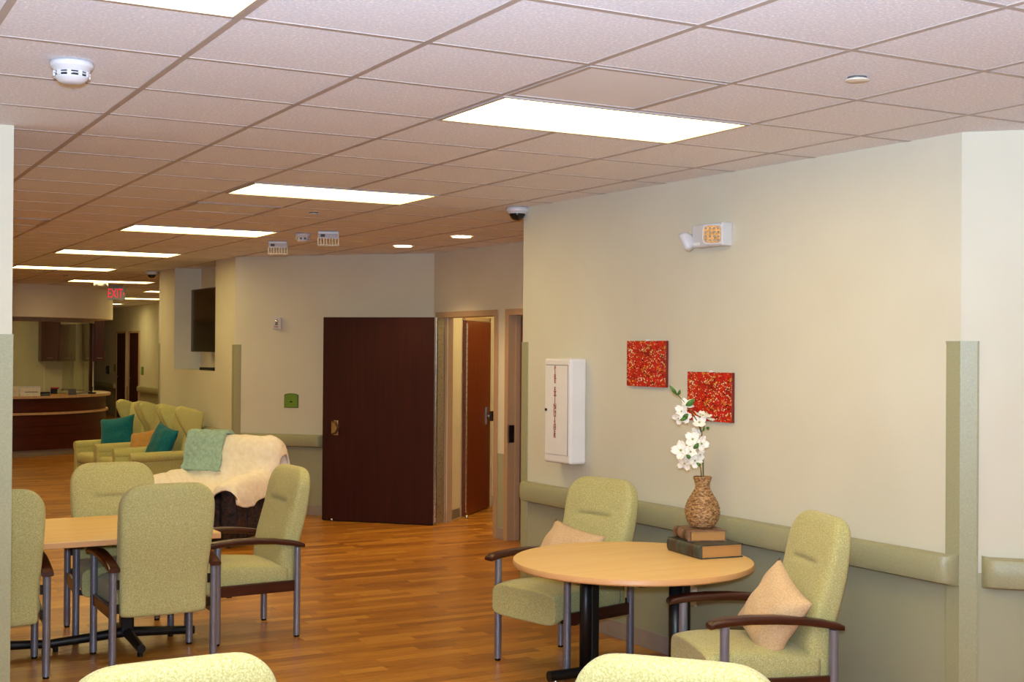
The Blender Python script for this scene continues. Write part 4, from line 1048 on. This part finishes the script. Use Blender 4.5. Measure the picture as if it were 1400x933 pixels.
t = thing('back_counter', 'counter with worktop along the reception office back wall', 'counter', (2.05, Yb - 0.44, 0))
BX((0, 0, 0.43), (4.6, 0.55, 0.86)).build('counter_body', 'stationwood', t)
BX((0, -0.02, 0.88), (4.64, 0.60, 0.035)).build('worktop', 'solid', t)
# small things on the counter
def on_counter(px, py, z=0.955):
    p = atz(px, py, z); return Vector((p.x, p.y, z))
def place(px, r):  # on the worktop circle of radius r, along that pixel column
    d = ray(px, 520); d.z = 0; o = CAMP.copy(); o.z = 0
    f = o - Vector((SCX, SCY, 0)); a = d.dot(d); b = 2 * f.dot(d); c = f.dot(f) - r * r
    k = (-b - math.sqrt(b * b - 4 * a * c)) / (2 * a); p = o + d * k; return Vector((p.x, p.y, 0.955))
p = place(40, 1.74); t = thing('file_boxes', 'white box of files on the reception counter', 'box', p)
BX((0, 0, 0.07), (0.31, 0.2, 0.14)).build('box_body', 'paper', t, bevel=0.006); BX((0, 0, 0.147), (0.32, 0.21, 0.02)).build('box_lid', 'whitepl', t, bevel=0.004)
BX((0.02, -0.101, 0.07), (0.2, 0.002, 0.012)).build('slot', 'grey', t)
p = place(20, 1.74); t = thing('paper_stack', 'short stack of papers beside the white file box', 'papers', p)
for k in range(4): BX((0.004 * (k % 2), 0, 0.02 + k * 0.04), (0.12, 0.18, 0.038)).build('paper_bundle', 'paper', t)
p = place(74, 1.68); t = thing('stapler', 'red stapler on the reception counter', 'stapler', p)
BX((0, 0, 0.06), (0.10, 0.05, 0.12)).build('stapler_base', 'blackpl', t, bevel=0.008); BX((0.01, 0, 0.12), (0.13, 0.06, 0.03)).build('stapler_arm', 'redpl', t, bevel=0.01)
p = place(62, 1.70); t = thing('document_tray', 'flat black document tray on the counter', 'tray', p)
BX((0, 0, 0.015), (0.16, 0.12, 0.03)).build('tray_base', 'blackpl', t, bevel=0.005); BX((0, 0.05, 0.035), (0.16, 0.01, 0.05)).build('tray_rim', 'blackpl', t)
p = place(80, 1.79); t = thing('folder_pile', 'low yellow folder pile along the counter edge', 'papers', p, math.radians(18))
for k in range(2): BX((0, 0, 0.008 + 0.014 * k), (0.30, 0.08, 0.013)).build('folder', 'gold', t)
p = place(99.5, 1.74); t = thing('card_holder', 'small dark card holder on the counter', 'sign', p, math.radians(20))
BX((0, 0, 0.05), (0.14, 0.015, 0.10), Matrix.Rotation(math.radians(-12), 4, 'X')).build('holder_plate', 'grey', t, bevel=0.003); BX((0, 0.02, 0.006), (0.14, 0.06, 0.012)).build('holder_base', 'grey', t)
p = place(126, 1.74); t = thing('desk_phone', 'black telephone handset on the counter near the glass end', 'telephone', p, math.radians(40))
BX((0, 0, 0.015), (0.09, 0.10, 0.03)).build('phone_base', 'blackpl', t, bevel=0.006); BX((0, 0.02, 0.07), (0.03, 0.025, 0.11), Matrix.Rotation(0.2, 4, 'Y')).build('handset', 'blackpl', t, bevel=0.008)

# exit sign with its ceiling canopy, emergency box
pe = CAMP + ray(159, 400) * 20.2
t = thing('exit_sign', 'lit red EXIT sign hanging from the ceiling', 'exit sign', (pe.x, pe.y, 2.47), math.radians(-16))
BX((0, 0, 0.105), (0.265, 0.02, 0.20)).build('acrylic_panel', 'grey', t, bevel=0.003)
BX((0, 0, 0.222), (0.20, 0.05, 0.03)).build('canopy', 'grey', t, bevel=0.004)
m = Matrix.Translation((-0.016, -0.0105, 0.105)) @ Matrix.Rotation(math.pi / 2, 4, 'X') @ Matrix.Diagonal((0.68, 1.25, 1, 1))
text_mesh('lettering', 'EXIT', 0.165, 'exitred', t, m, 0.001)
MB().loft([[(0.105, yy, 0.13), (0.125, yy, 0.105), (0.105, yy, 0.08)] for yy in (-0.0125, -0.0105)]).build('arrow', 'exitred', t)
pb = CAMP + ray(138, 389) * 19.2
t = thing('ceiling_lamp_box', 'small white emergency unit on the ceiling beside the exit sign', 'emergency light', (pb.x, pb.y, CEIL), math.radians(-16))
BX((0, 0, -0.04), (0.20, 0.10, 0.08)).build('housing', 'whitepl', t, bevel=0.01)
for sx in (-0.06, 0.06): MB().tube([(sx, -0.05, -0.05), (sx, -0.075, -0.06)], 0.025, 10).build('lamp_head', 'whitepl', t, smooth=True)
# corridor plates
for a, h, mt, lab in ((16.74, 1.2, 'green_sign', 'green room plate beyond the far corridor door'), (13.8, 1.18, 'green_sign', 'green room plate before the near corridor door')):
    t = wthing('room_sign', lab, 'sign', W_hall, a, h)
    wbox(W_hall, t, 'plate', mt, a - 0.09, a + 0.09, h - 0.07, h + 0.10, 0, 0.015)
    wbox(W_hall, t, 'border', 'dkgreen', a - 0.097, a + 0.097, h - 0.077, h + 0.107, 0, 0.010)
t = wthing('wall_dispenser', 'small black wall unit beyond the far green plate', 'dispenser', W_hall, 17.5, 1.1)
wbox(W_hall, t, 'body', 'blackpl', 17.42, 17.58, 1.05, 1.25, 0, 0.06, bevel=0.01); wbox(W_hall, t, 'cap', 'grey', 17.43, 17.57, 1.22, 1.26, 0.0, 0.05)
